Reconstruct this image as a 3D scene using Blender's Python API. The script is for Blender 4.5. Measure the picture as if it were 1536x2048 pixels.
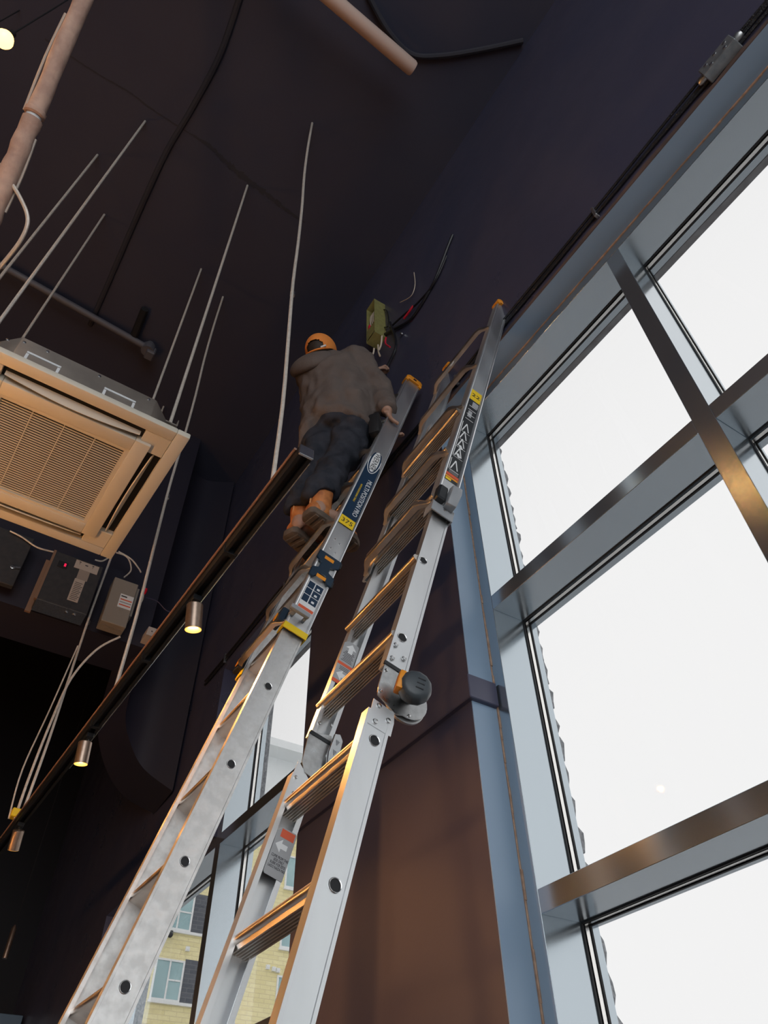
import bpy, bmesh, math, random
from mathutils import Vector, Matrix
random.seed(7)
S = bpy.context.scene
for o in list(bpy.data.objects): bpy.data.objects.remove(o)
COL = S.collection

# ------------------------------------------------------------------ camera
# survey coordinates: the camera's eye is (0,0,0); the floor lies 1.6 m below it
OFF = Vector((0, 0, 1.6))
RGT = Vector((0.53864307, 0.84238297, -0.01595551))
UPV = Vector((0.61387596, -0.37941765, 0.69224169))
FWD = Vector((-0.57707881, 0.38266589, 0.72148934))
FPX = 1451.9
cd = bpy.data.cameras.new('camera'); cam = bpy.data.objects.new('camera', cd); COL.objects.link(cam)
cd.sensor_fit = 'HORIZONTAL'; cd.sensor_width = 36.0; cd.lens = 36.0 * FPX / 1536.0
cd.clip_start = 0.02; cd.clip_end = 400
m = Matrix((RGT, UPV, -FWD)).transposed().to_4x4(); m.translation = OFF
cam.matrix_world = m
S.camera = cam

# ------------------------------------------------------------------ world, exposure
S.view_settings.view_transform = 'Standard'; S.view_settings.look = 'None'
S.view_settings.gamma = 1.0; S.view_settings.use_curve_mapping = False
S.view_settings.exposure = 0.0
S.cycles.max_bounces = 8; S.cycles.diffuse_bounces = 4; S.cycles.glossy_bounces = 4
S.cycles.transparent_max_bounces = 16
S.cycles.caustics_reflective = False; S.cycles.caustics_refractive = False
S.cycles.sample_clamp_indirect = 4.0
wd = bpy.data.worlds.new('overcast_sky'); S.world = wd; wd.use_nodes = True
bg = wd.node_tree.nodes['Background']
bg.inputs[0].default_value = (0.93, 0.97, 1.0, 1); bg.inputs[1].default_value = 3.1
def portal(name, loc, size, rot):
    l = bpy.data.lights.new(name, 'AREA'); l.shape = 'RECTANGLE'; l.size, l.size_y = size
    l.cycles.is_portal = True
    o = bpy.data.objects.new(name, l); COL.objects.link(o)
    o.location = Vector(loc) + OFF; o.rotation_euler = rot
R90 = math.pi / 2
portal('daylight_portal', (0.6, 2.06, 0.98), (4.9, 4.5), (-R90, 0, 0))
portal('daylight_portal', (-4.8, 2.06, 0.98), (3.4, 4.5), (-R90, 0, 0))
portal('daylight_portal', (5.55, -2.3, 1.9), (6.9, 5.9), (0, R90, 0))

# ------------------------------------------------------------------ helpers
def ray(px, py):
    return RGT * ((px - 768) / FPX) - UPV * ((py - 1024) / FPX) + FWD
def on(px, py, ax, val):
    r = ray(px, py); return r * (val / r[ax])
def at(px, py, z): return on(px, py, 2, z)

MATS = {}
def mat(name, base, rough=0.5, metal=0.0, spec=0.5, var=None, rvar=None, bump=None, coords='Object', emit=None, coat=0.0, stretch=None):
    """var=(scale, colour2, contrast)  rvar=(scale, amount)  bump=(scale, strength)"""
    if name in MATS: return MATS[name]
    mt = bpy.data.materials.new(name); mt.use_nodes = True; MATS[name] = mt
    nt = mt.node_tree; p = nt.nodes['Principled BSDF']; N = nt.nodes.new; L = nt.links.new
    p.inputs['Base Color'].default_value = (*base, 1); p.inputs['Roughness'].default_value = rough
    p.inputs['Metallic'].default_value = metal; p.inputs['Specular IOR Level'].default_value = spec
    if coat: p.inputs['Coat Weight'].default_value = coat; p.inputs['Coat Roughness'].default_value = 0.15
    if emit: p.inputs['Emission Color'].default_value = (*emit[0], 1); p.inputs['Emission Strength'].default_value = emit[1]
    if var or rvar or bump:
        tc = N('ShaderNodeTexCoord'); src = tc.outputs[coords]
        if stretch:
            mp = N('ShaderNodeMapping'); mp.inputs['Scale'].default_value = stretch; L(src, mp.inputs[0]); src = mp.outputs[0]
        def noise(sc, det=5):
            n = N('ShaderNodeTexNoise'); n.inputs['Scale'].default_value = sc; n.inputs['Detail'].default_value = det
            L(src, n.inputs['Vector']); return n
        if var:
            n = noise(var[0]); r = N('ShaderNodeValToRGB'); c = var[2] if len(var) > 2 else 0.15
            r.color_ramp.elements[0].position = 0.5 - c; r.color_ramp.elements[1].position = 0.5 + c
            r.color_ramp.elements[0].color = (*base, 1); r.color_ramp.elements[1].color = (*var[1], 1)
            L(n.outputs['Fac'], r.inputs[0]); L(r.outputs[0], p.inputs['Base Color'])
        if rvar:
            n = noise(rvar[0]); mr = N('ShaderNodeMapRange')
            mr.inputs['From Min'].default_value = 0.3; mr.inputs['From Max'].default_value = 0.7
            mr.inputs['To Min'].default_value = max(0.05, rough - rvar[1]); mr.inputs['To Max'].default_value = min(1, rough + rvar[1])
            L(n.outputs['Fac'], mr.inputs[0]); L(mr.outputs[0], p.inputs['Roughness'])
        if bump:
            n = noise(bump[0]); b = N('ShaderNodeBump'); b.inputs['Strength'].default_value = bump[1]; b.inputs['Distance'].default_value = 0.01
            L(n.outputs['Fac'], b.inputs['Height']); L(b.outputs[0], p.inputs['Normal'])
    return mt

ORG = {}
def root_empty(name, base, label=None, cat=None, group=None):
    o = bpy.data.objects.new(name, None); COL.objects.link(o); o.empty_display_size = 0.1
    o.location = Vector(base) + OFF; ORG[o.name] = Vector(base)
    if label: tag(o, label, cat, group)
    return o
def tag(o, label=None, cat=None, group=None, kind=None):
    if label: o['label'] = label
    if cat: o['category'] = cat
    if group: o['group'] = group
    if kind: o['kind'] = kind
    return o

class MB:
    def __init__(s): s.v = []; s.f = []
    def add(s, vs, fs):
        k = len(s.v); s.v += [Vector(x) for x in vs]; s.f += [tuple(i + k for i in q) for q in fs]; return s
    def box(s, lo, hi):
        x0, y0, z0 = lo; x1, y1, z1 = hi
        return s.add([(x0,y0,z0),(x1,y0,z0),(x1,y1,z0),(x0,y1,z0),(x0,y0,z1),(x1,y0,z1),(x1,y1,z1),(x0,y1,z1)],
                     [(0,3,2,1),(4,5,6,7),(0,1,5,4),(1,2,6,5),(2,3,7,6),(3,0,4,7)])
    def obox(s, c, ax, ay, az, h):
        c = Vector(c); ax = Vector(ax).normalized() * h[0]; ay = Vector(ay).normalized() * h[1]; az = Vector(az).normalized() * h[2]
        vs = [c + ax*i + ay*j + az*k for k in (-1, 1) for i, j in ((-1,-1),(1,-1),(1,1),(-1,1))]
        return s.add(vs, [(0,3,2,1),(4,5,6,7),(0,1,5,4),(1,2,6,5),(2,3,7,6),(3,0,4,7)])
    def prism(s, pts, vec):
        n = len(pts); vec = Vector(vec); pts = [Vector(p) for p in pts]
        return s.add(pts + [p + vec for p in pts], [tuple(range(n - 1, -1, -1)), tuple(range(n, 2*n))] + [(i, (i+1) % n, n + (i+1) % n, n + i) for i in range(n)])
    def loft(s, rings, caps=True):
        n = len(rings[0]); vs = [Vector(p) for r in rings for p in r]; fs = []
        for k in range(len(rings) - 1):
            for i in range(n):
                j = (i + 1) % n; fs.append((k*n+i, k*n+j, (k+1)*n+j, (k+1)*n+i))
        if caps: fs += [tuple(range(n-1, -1, -1)), tuple((len(rings)-1)*n + i for i in range(n))]
        return s.add(vs, fs)
    def tube(s, path, r, seg=8, caps=True, flat=None):
        path = [Vector(p) for p in path]; n = len(path); rings = []; u = None
        rr = r if isinstance(r, (list, tuple)) else [r] * n
        for k, p in enumerate(path):
            t = (path[min(k+1, n-1)] - path[max(k-1, 0)]).normalized()
            if u is None:
                u = t.orthogonal().normalized() if flat is None else (Vector(flat) - t * t.dot(Vector(flat))).normalized()
            else: u = (u - t * t.dot(u)).normalized()
            w = t.cross(u)
            rings.append([p + (u * math.cos(2*math.pi*i/seg) + w * math.sin(2*math.pi*i/seg)) * rr[k] for i in range(seg)])
        return s.loft(rings, caps)
    def lathe(s, c, axis, prof, seg=20, caps=True):
        c = Vector(c); t = Vector(axis).normalized(); u = t.orthogonal().normalized(); w = t.cross(u)
        return s.loft([[c + t*h + (u*math.cos(2*math.pi*i/seg) + w*math.sin(2*math.pi*i/seg)) * max(r, 1e-4) for i in range(seg)] for r, h in prof], caps)
    def ball(s, c, rad, axes=None, seg=16, rings=10):
        c = Vector(c); ax = axes or (Vector((1,0,0)), Vector((0,1,0)), Vector((0,0,1)))
        rad = rad if isinstance(rad, (list, tuple)) else (rad,)*3
        rs = []
        for k in range(rings + 1):
            a = -math.pi/2 + math.pi * k / rings; ca, sa = max(math.cos(a), 1e-3), math.sin(a)
            rs.append([c + ax[0]*rad[0]*ca*math.cos(2*math.pi*i/seg) + ax[1]*rad[1]*ca*math.sin(2*math.pi*i/seg) + ax[2]*rad[2]*sa for i in range(seg)])
        return s.loft(rs, True)
    def build(s, name, material, parent=None, bevel=0, bseg=1, smooth=35, base=None, kind=None, label=None, cat=None, group=None, remesh=None, post=None):
        if parent is not None: org = ORG[parent.name]
        elif base is not None: org = Vector(base)
        else:
            xs = [v.x for v in s.v]; ys = [v.y for v in s.v]; zs = [v.z for v in s.v]
            org = Vector(((min(xs)+max(xs))/2, (min(ys)+max(ys))/2, min(zs)))
        me = bpy.data.meshes.new(name)
        me.from_pydata([v - org for v in s.v], [], s.f)
        bm = bmesh.new(); bm.from_mesh(me)
        bmesh.ops.recalc_face_normals(bm, faces=bm.faces)
        if bevel:
            ed = [e for e in bm.edges if len(e.link_faces) == 2 and e.calc_face_angle(0) > 0.5]
            bmesh.ops.bevel(bm, geom=ed, offset=bevel, segments=bseg, affect='EDGES', clamp_overlap=True, profile=0.5)
        bm.to_mesh(me); bm.free()
        if remesh:
            t = bpy.data.objects.new('tmp', me); COL.objects.link(t)
            md = t.modifiers.new('r', 'REMESH'); md.mode = 'VOXEL'; md.voxel_size = remesh[0]; md.use_smooth_shade = True
            if remesh[1]:
                sm = t.modifiers.new('s', 'SMOOTH'); sm.factor = 0.6; sm.iterations = remesh[1]
            if post: post(t)
            dg = bpy.context.evaluated_depsgraph_get(); me2 = bpy.data.meshes.new_from_object(t.evaluated_get(dg))
            bpy.data.objects.remove(t); me = me2; me.name = name
        if smooth:
            for p in me.polygons: p.use_smooth = True
            if smooth < 180: me.set_sharp_from_angle(angle=math.radians(smooth))
        me.materials.clear(); me.materials.append(material)
        o = bpy.data.objects.new(name, me); COL.objects.link(o)
        if parent is not None: o.parent = parent
        else: o.location = org + OFF
        ORG[o.name] = org
        return tag(o, label, cat, group, kind)

def text(body, size, org, xd, yd, material, parent, name='lettering', center=True, depth=0.0006, squash=1.0):
    cu = bpy.data.curves.new('t', 'FONT'); cu.body = body; cu.size = size; cu.extrude = depth
    cu.align_x = 'CENTER' if center else 'LEFT'; cu.align_y = 'CENTER'; cu.resolution_u = 3
    t = bpy.data.objects.new('t', cu); COL.objects.link(t)
    dg = bpy.context.evaluated_depsgraph_get(); me = bpy.data.meshes.new_from_object(t.evaluated_get(dg))
    bpy.data.objects.remove(t); bpy.data.curves.remove(cu)
    xd = Vector(xd).normalized(); yd = Vector(yd).normalized(); zd = xd.cross(yd)
    mb = MB(); mb.add([Vector(org) + xd*v.co.x*squash + yd*v.co.y + zd*v.co.z for v in me.vertices], [tuple(p.vertices) for p in me.polygons])
    bpy.data.meshes.remove(me)
    return mb.build(name, material, parent, smooth=0)
def lamp(kind, name, loc, parent, energy, color, radius=0.04, **kw):
    l = bpy.data.lights.new(name, kind); l.energy = energy; l.color = color; l.shadow_soft_size = radius
    for k, v in kw.items(): setattr(l, k, v)
    o = bpy.data.objects.new(name, l); COL.objects.link(o)
    if parent is not None: o.parent = parent; o.location = Vector(loc) - ORG[parent.name]
    else: o.location = Vector(loc) + OFF
    return o
def smoothpath(pts, n=6):
    pts = [Vector(p) for p in pts]; out = []
    for i in range(len(pts) - 1):
        p0, p1, p2, p3 = pts[max(i-1,0)], pts[i], pts[i+1], pts[min(i+2, len(pts)-1)]
        for k in range(n):
            t = k / n
            out.append(0.5*((2*p1) + (p2-p0)*t + (2*p0-5*p1+4*p2-p3)*t*t + (3*p1-p0-3*p2+p3)*t**3))
    return out + [pts[-1]]

# ------------------------------------------------------------------ materials
M_wall = mat('dark_wall_paint', (0.080, 0.077, 0.122), 0.36, 0, 0.6, var=(1.3, (0.066, 0.069, 0.122), 0.2), rvar=(2.5, 0.1), bump=(60, 0.03))
M_ceil = mat('black_ceiling_paint', (0.056, 0.056, 0.082), 0.75, 0, 0.3, var=(1.1, (0.046, 0.047, 0.076), 0.25), bump=(35, 0.12))
M_black = mat('black_room_paint', (0.012, 0.012, 0.016), 0.6, 0, 0.3, var=(0.9, (0.008, 0.009, 0.014), 0.2))
M_floor = mat('grey_concrete_floor', (0.22, 0.21, 0.20), 0.5, 0, 0.4, var=(2, (0.17, 0.165, 0.16)))
M_frame = mat('dark_satin_window_frame', (0.55, 0.62, 0.67), 0.19, 0.9, 0.5)
M_white = mat('bright_spacer', (0.97, 0.96, 0.93), 0.22, 0.9)
M_gasket = mat('black_gasket', (0.01, 0.01, 0.012), 0.6)
M_caulk = mat('raw_wood_gap', (0.62, 0.40, 0.28), 0.8, var=(40, (0.45, 0.27, 0.18)))
M_brown = mat('bare_brown_plaster_edge', (0.16, 0.10, 0.085), 0.7, var=(9, (0.09, 0.065, 0.06)))
M_alu = mat('brushed_aluminium', (0.88, 0.89, 0.90), 0.42, 1.0, 0.5, var=(5, (0.75, 0.76, 0.775), 0.12), rvar=(9, 0.06), stretch=(1, 1, 0.25))
M_alu2 = mat('mottled_aluminium', (0.88, 0.88, 0.875), 0.45, 1.0, 0.5, var=(26, (0.70, 0.695, 0.685), 0.1), rvar=(26, 0.1), bump=(26, 0.05))
M_rung = mat('rung_aluminium', (0.66, 0.60, 0.54), 0.36, 1.0, 0.5, var=(12, (0.52, 0.46, 0.41)), rvar=(20, 0.08))
M_steel = mat('zinc_steel', (0.62, 0.62, 0.62), 0.35, 1.0, var=(60, (0.5, 0.5, 0.5)), rvar=(60, 0.1))
M_rivet = mat('rivet_steel', (0.7, 0.7, 0.7), 0.25, 1.0)
M_orange = mat('orange_plastic', (0.90, 0.32, 0.02), 0.45)
M_yellow = mat('yellow_plastic', (0.92, 0.62, 0.02), 0.45)
M_navy = mat('navy_label', (0.012, 0.035, 0.075), 0.35)
M_blackp = mat('black_plastic', (0.015, 0.017, 0.02), 0.4)
M_greyp = mat('grey_plastic', (0.33, 0.34, 0.36), 0.45)
M_lblwhite = mat('label_white', (0.82, 0.82, 0.82), 0.5)
M_lblgrey = mat('label_grey', (0.40, 0.40, 0.41), 0.45)
M_lblred = mat('label_red', (0.75, 0.12, 0.05), 0.5)
M_lblblack = mat('label_black', (0.02, 0.022, 0.025), 0.45)
M_glass = bpy.data.materials.new('window_glass'); M_glass.use_nodes = True
nt = M_glass.node_tree; nt.nodes.clear()
o_ = nt.nodes.new('ShaderNodeOutputMaterial'); mx = nt.nodes.new('ShaderNodeMixShader'); tr = nt.nodes.new('ShaderNodeBsdfTransparent'); gl = nt.nodes.new('ShaderNodeBsdfGlossy'); lw = nt.nodes.new('ShaderNodeLayerWeight'); lw.inputs[0].default_value = 0.5; pw = nt.nodes.new('ShaderNodeMath'); pw.operation = 'POWER'; pw.inputs[1].default_value = 5.0; fr = nt.nodes.new('ShaderNodeMath'); fr.operation = 'MULTIPLY_ADD'; fr.inputs[1].default_value = 0.7; fr.inputs[2].default_value = 0.004
nt.links.new(lw.outputs['Facing'], pw.inputs[0]); nt.links.new(pw.outputs[0], fr.inputs[0])
tr.inputs[0].default_value = (0.558, 0.546, 0.538, 1); gl.inputs['Roughness'].default_value = 0.02
nt.links.new(fr.outputs[0], mx.inputs[0]); nt.links.new(tr.outputs[0], mx.inputs[1]); nt.links.new(gl.outputs[0], mx.inputs[2]); nt.links.new(mx.outputs[0], o_.inputs[0])

# ------------------------------------------------------------------ room shell
W, F, G = 1.56, 1.68, 1.845           # wall face, window frame face, glass plane
CZ, FZ = 5.99, -1.6                   # ceiling, floor
XB, XF, YL = -9.3, 5.3, -6.0          # back wall, front wall, left wall
SZ, HZ, BZ = 3.215, 3.15, -1.25       # recess top, opening head, recess bottom
def struct(name, mb, mt, **k): return mb.build(name, mt, kind='structure', **k)
struct('floor', MB().box((XB-0.2, YL-0.2, FZ-0.15), (XF+0.2, 1.95, FZ)), M_floor, smooth=0)
ceil = struct('ceiling', MB().box((XB-0.2, YL-0.2, CZ), (XF+0.2, 1.95, CZ+0.2)), M_ceil, smooth=0)
W1 = (-1.80, 3.0); W2 = (-6.45, -3.165); UX = -4.62   # beyond UX only the lower panes are open
wr = MB()
for x0, x1 in ((XB-0.2, W2[0]), (W2[1], W1[0]), (W1[1], XF+0.2)): wr.box((x0, W, FZ), (x1, 1.858, SZ))
wr.box((XB-0.2, W, SZ), (XF+0.2, 1.858, CZ)); wr.box((W2[0], W, 1.965), (UX, 1.858, SZ))
for x0, x1 in (W1, W2): wr.box((x0, W, FZ), (x1, 1.858, BZ))
wall_r = struct('wall_right', wr, M_wall, smooth=0)
struct('wall_back', MB().box((XB-0.2, YL, FZ), (XB, W, CZ)), M_black, smooth=0)
struct('wall_left', MB().box((XB, YL-0.2, FZ), (XF, YL, CZ)), M_black, smooth=0)
wf = MB(); fy0, fy1, fz0, fz1 = -5.2, 0.6, -1.5, 5.3
wf.box((XF, YL, FZ), (XF+0.2, fy0, CZ)); wf.box((XF, fy1, FZ), (XF+0.2, W, CZ))
wf.box((XF, fy0, fz1), (XF+0.2, fy1, CZ)); wf.box((XF, fy0, FZ), (XF+0.2, fy1, fz0))
struct('wall_front', wf, M_black, smooth=0)

# raw plaster edge along the bottom of the wall above the recess, worn unevenly
def ragged(x0, x1, step, y, z0, z1a, z1b, th):
    mb = MB(); n = int((x1 - x0) / step); up = []
    for i in range(n + 1):
        up.append((x0 + (x1-x0)*i/n, random.uniform(z1a, z1b)))
    for i in range(n):
        (xa, za), (xb, zb) = up[i], up[i+1]
        mb.prism([(xa, y, z0), (xb, y, z0), (xb, y, zb), (xa, y, za)], (0, th, 0))
    return mb
ragged(-1.80, 2.9, 0.09, W-0.004, SZ-0.002, SZ+0.012, SZ+0.03, 0.006).build('bare_plaster_edge', M_brown, wall_r)
# thin sheets that give the recess faces their blue daylight as colour
M_skylit = mat('skylit_blue', (0.27, 0.38, 0.52), 0.40, 0, 0.6)
MB().box((W1[0], W+0.001, BZ), (W1[0]+0.003, F-0.001, SZ-0.003)).build('jamb_sky_sheen', M_skylit, wall_r, smooth=0)
MB().box((W1[0], W+0.001, SZ-0.003), (W1[1], F-0.001, SZ-0.0002)).build('soffit_sky_sheen', M_skylit, wall_r, smooth=0)
# band moulding on the pier, wrapping into the recess
struct('trim_1', MB().prism([(W2[1]-0.02, W-0.022, 1.445), (W1[0]+0.024, W-0.022, 1.445), (W1[0]+0.024, F-0.005, 1.445), (W1[0]-0.01, F-0.005, 1.445), (W1[0]-0.01, W+0.01, 1.445), (W2[1]-0.02, W+0.01, 1.445)], (0, 0, 0.1)), M_wall, bevel=0.003)

# ------------------------------------------------------------------ window frames
def ring(mb, x0, x1, z0, z1, e, y0, y1):
    mb.box((x0, y0, z0), (x0+e, y1, z1)); mb.box((x1-e, y0, z0), (x1, y1, z1))
    mb.box((x0+e, y0, z1-e), (x1-e, y1, z1)); mb.box((x0+e, y0, z0), (x1-e, y1, z0+e)); return mb
def window(name, x0, x1, mulls, trans, ux=None):
    cx = (x0 + x1)/2
    w = root_empty(name, (cx, F, BZ)); w['kind'] = 'structure'
    def fr(nm, lo, hi): return MB().box(lo, hi).build(nm, M_frame, w, bevel=0.0015)
    fr('jamb', (x0, F, BZ), (x0+0.065, G, 1.96 if ux else SZ)); fr('jamb', (x1-0.065, F, BZ), (x1, G, SZ))
    fr('head', (ux or x0+0.065, F, HZ), (x1-0.065, G, SZ)); fr('sill', (x0+0.065, F, BZ), (x1-0.065, G, BZ+0.07))
    xs = [x0+0.065]
    for a, b in mulls: fr('mullion', (a, F, BZ+0.07), (b, G, HZ)); xs += [a, b]
    xs.append(x1-0.065)
    zs = [BZ+0.07]
    for a, b in trans: zs += [a, b]
    zs.append(HZ)
    for i in range(0, len(xs), 2):
        for a, b in trans: fr('transom', (xs[i], F, a), (xs[i+1], G, b))
        for k in range(0, len(zs), 2):
            xa, xb, za, zb = xs[i], xs[i+1], zs[k], zs[k+1]
            if ux and i == 0 and za > 1.9: continue
            ring(MB(), xa, xb, za, zb, 0.004, 1.838, 1.846).build('gasket', M_gasket, w, smooth=0)
            p = MB().box((xa, 1.848, za), (xb, 1.853, zb)).build('pane', M_glass, w, smooth=0)
            ring(MB(), xa, xb, za, zb, 0.003, 1.8535, 1.871).build('spacer', M_white, p, smooth=0)
            ring(MB(), xa-0.004, xb+0.004, za-0.004, zb+0.004, 0.010, 1.8712, 1.880).build('gasket', M_gasket, p, smooth=0)
            # outer frame beyond the glass, between it and the masonry
            ring(MB(), xa-0.03, xb+0.03, za-0.03, zb+0.03, 0.030, 1.8802, 1.915).build('outer_stop', M_frame, w, smooth=0)
    return w
TR = [(-0.43, -0.36), (0.725, 0.795), (1.88, 1.95)]
win1 = window('window_1', W1[0], W1[1], [(-0.66, -0.588), (0.487, 0.559), (1.634, 1.706)], TR)
win2 = window('window_2', W2[0], W2[1], [(-4.575, -4.50)], TR, UX)
# open joint between plaster and frame, filled with raw wood shims
gap = MB()
def gapline(pts, w0, w1, d):
    for (a, b) in zip(pts[:-1], pts[1:]):
        a = Vector(a); b = Vector(b); t = random.uniform(w0, w1); dv = Vector(d)*t
        gap.prism([a, b, b + dv, a + dv], (0, -0.004, 0))
zz = [-1.2 + i*0.045 for i in range(int((3.2+1.2)/0.045))]
gapline([(W1[0]+0.004, F, z) for z in zz], 0.0015, 0.0075, (1, 0, 0))
xx = [-1.79 + i*0.05 for i in range(95)]
gapline([(x, F, SZ-0.004) for x in xx], 0.001, 0.008, (0, 0, -1))
gap.build('open_joint', M_caulk, win1, smooth=0)
# front window, behind the photographer: added unglazed opening, made tall to bring in daylight, steel grid
w3 = root_empty('window_unseen', (XF+0.1, (fy0+fy1)/2, fz0)); w3['kind'] = 'structure'
for i in range(5):
    y = fy0 + (fy1-fy0)*i/4; MB().box((XF+0.06, y-0.035, fz0), (XF+0.16, y+0.035, fz1)).build('mullion', M_frame, w3, smooth=0)
for z in (fz0, 0.9, 3.1, fz1-0.07): MB().box((XF+0.06, fy0, z), (XF+0.16, fy1, z+0.07)).build('transom', M_frame, w3, smooth=0)

# ------------------------------------------------------------------ outside: masonry reveal, lintel, ground, apartment block
M_block = mat('split_face_block', (0.62, 0.64, 0.67), 0.9, var=(70, (0.36, 0.38, 0.41), 0.12), bump=(90, 0.8))
M_lintel = mat('weathered_lintel', (0.30, 0.29, 0.29), 0.6, 0.3, var=(18, (0.42, 0.43, 0.45), 0.2), rvar=(30, 0.2))
outer = struct('wall_outer', MB().box((W2[1]-0.06, 1.9152, FZ), (-1.86, 2.0, SZ)).box((XB, 1.9152, SZ+0.02), (XF, 2.0, CZ)).box((XB, 1.9152, FZ), (W2[0]+0.0, 2.0, SZ)).box((W2[0], 1.9152, 1.99), (UX, 2.0, SZ+0.02)), M_block, smooth=0)
z = -1.25; k = 0
def block(x1, z0, z1):
    mb = MB(); n = 3; d = []
    x0 = x1 - 0.12; rs = []
    for i in range(4):
        zz_ = z0 + (z1-z0)*i/3
        e = random.uniform(0.0, 0.012) + (0.006 if i in (0, 3) else 0)
        e2 = random.uniform(0.0, 0.02) + (0.008 if i in (0, 3) else 0)
        rs.append([(x0, 1.916, zz_), (x1 - e*0.3, 1.916, zz_), (x1 - e, 1.928, zz_), (x1 - e*1.3, 1.944 - e2*0.6, zz_), (x0, 1.95, zz_)])
    return mb.loft(rs)
while z < HZ:
    if z > 0.2: block(-1.737, z+0.006, z+0.104).build('block', M_block, outer, smooth=0)
    z += 0.11
for x0, x1 in (W1, W2): MB().box((max(x0, UX)-0.03, 1.9154, HZ-0.002), (x1+0.05, 1.952, SZ)).build('lintel', M_lintel, outer, bevel=0.002)
M_ground = mat('pale_street', (0.45, 0.45, 0.46), 0.8, var=(0.6, (0.38, 0.38, 0.39)))
struct('floor_street', MB().box((-80, 2.0, FZ-0.5), (40, 90, FZ-0.15)), M_ground, smooth=0)

def brickmat(name, c1, c2, mortar, scale):
    mt = bpy.data.materials.new(name); mt.use_nodes = True; nt = mt.node_tree; p = nt.nodes['Principled BSDF']; p.inputs['Roughness'].default_value = 0.85
    tc = nt.nodes.new('ShaderNodeTexCoord'); sp = nt.nodes.new('ShaderNodeSeparateXYZ'); cb = nt.nodes.new('ShaderNodeCombineXYZ'); b = nt.nodes.new('ShaderNodeTexBrick')
    nt.links.new(tc.outputs['Object'], sp.inputs[0]); nt.links.new(sp.outputs['Y'], cb.inputs['X']); nt.links.new(sp.outputs['Z'], cb.inputs['Y']); nt.links.new(cb.outputs[0], b.inputs['Vector'])
    b.inputs['Color1'].default_value = (*c1, 1); b.inputs['Color2'].default_value = (*c2, 1); b.inputs['Mortar'].default_value = (*mortar, 1)
    b.inputs['Scale'].default_value = scale; b.inputs['Mortar Size'].default_value = 0.012; b.inputs['Brick Width'].default_value = 0.6; b.inputs['Row Height'].default_value = 0.2
    bp = nt.nodes.new('ShaderNodeBump'); bp.inputs['Strength'].default_value = 0.4; bp.inputs['Distance'].default_value = 0.01; bp.invert = True
    nt.links.new(b.outputs['Fac'], bp.inputs['Height']); nt.links.new(bp.outputs[0], p.inputs['Normal'])
    nt.links.new(b.outputs['Color'], p.inputs['Base Color']); return mt
M_yb = brickmat('yellow_brick', (0.95, 0.86, 0.50), (0.86, 0.77, 0.42), (0.68, 0.61, 0.38), 1.0)
M_gb = brickmat('charcoal_brick', (0.13, 0.14, 0.16), (0.10, 0.11, 0.13), (0.20, 0.21, 0.22), 1.0)
M_pane = mat('blue_grey_pane', (0.30, 0.47, 0.50), 0.15, 0, 0.6, var=(0.9, (0.42, 0.60, 0.62), 0.2))
M_pvc = mat('white_window_plastic', (0.85, 0.87, 0.87), 0.5)
M_corn = mat('pale_cornice', (0.86, 0.89, 0.90), 0.6)
FX = -40.0
bld = root_empty('apartment_building', (FX-4, 20, FZ-0.15), 'yellow brick apartment block with charcoal panels and white windows outside', 'building')
MB().box((FX-8, 4.0, FZ-0.15), (FX, 40.0, 18.6)).build('facade', M_yb, bld, smooth=0)
MB().box((FX-8.2, 3.6, 18.6), (FX+0.9, 40.4, 19.2)).box((FX-8, 3.9, 19.2), (FX+0.2, 40.1, 22.5)).build('cornice', M_corn, bld, smooth=0)
MB().box((FX-8.4, 3.3, 22.5), (FX+1.6, 40.6, 23.0)).build('roof', M_corn, bld, smooth=0)
for r_, zb in enumerate((5.95, 9.0, 12.05, 15.1)):
    for c_, yb in enumerate((5.9, 12.5, 19.1, 25.7)):
        w_, h_ = 1.5, 1.76
        f = MB()
        f.box((FX, yb, zb), (FX+0.09, yb+0.09, zb+h_)).box((FX, yb+w_-0.09, zb), (FX+0.09, yb+w_, zb+h_)).box((FX, yb+0.09, zb), (FX+0.09, yb+w_-0.09, zb+0.09)).box((FX, yb+0.09, zb+h_-0.09), (FX+0.09, yb+w_-0.09, zb+h_))
        f.box((FX, yb+0.72, zb+0.09), (FX+0.08, yb+0.8, zb+h_-0.09)).box((FX, yb+0.8, zb+0.85), (FX+0.07, yb+w_-0.09, zb+0.92))
        fo = f.build('window', M_pvc, bld, smooth=0)
        MB().box((FX, yb+0.09, zb+0.09), (FX+0.03, yb+0.72, zb+h_-0.09)).build('pane', M_pane, fo, smooth=0)
        MB().box((FX, yb+0.8, zb+0.09), (FX+0.03, yb+w_-0.09, zb+0.85)).build('pane', M_pane, fo, smooth=0)
        MB().box((FX, yb+0.8, zb+0.92), (FX+0.03, yb+w_-0.09, zb+h_-0.09)).build('pane', M_pane, fo, smooth=0)
        MB().box((FX, yb+w_+0.02, zb-0.02), (FX+0.04, yb+w_+0.82, zb+h_+0.1)).build('brick_panel', M_gb, bld, smooth=0)
        MB().box((FX, yb-0.05, zb-0.12), (FX+0.16, yb+w_+0.85, zb)).build('sill', M_pvc, bld, smooth=0)
for yb, zb in ((18.4, 10.95), (18.75, 10.9), (19.0, 10.87), (13.9, 11.2)):
    MB().box((FX, yb, zb), (FX+0.14, yb+0.2, zb+0.2)).lathe((FX+0.14, yb+0.1, zb+0.1), (1, 0, 0), [(0.07, 0), (0.06, 0.03)], 10).build('vent', M_pvc, bld, smooth=0)
MB().box((FX, 12.85, 11.75), (FX+0.25, 13.05, 11.95)).lathe((FX+0.25, 12.95, 11.8), (1, -0.4, -0.5), [(0.1, 0), (0.13, 0.1), (0.13, 0.35), (0.05, 0.4)], 12).build('security_camera', M_blackp, bld)

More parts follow.
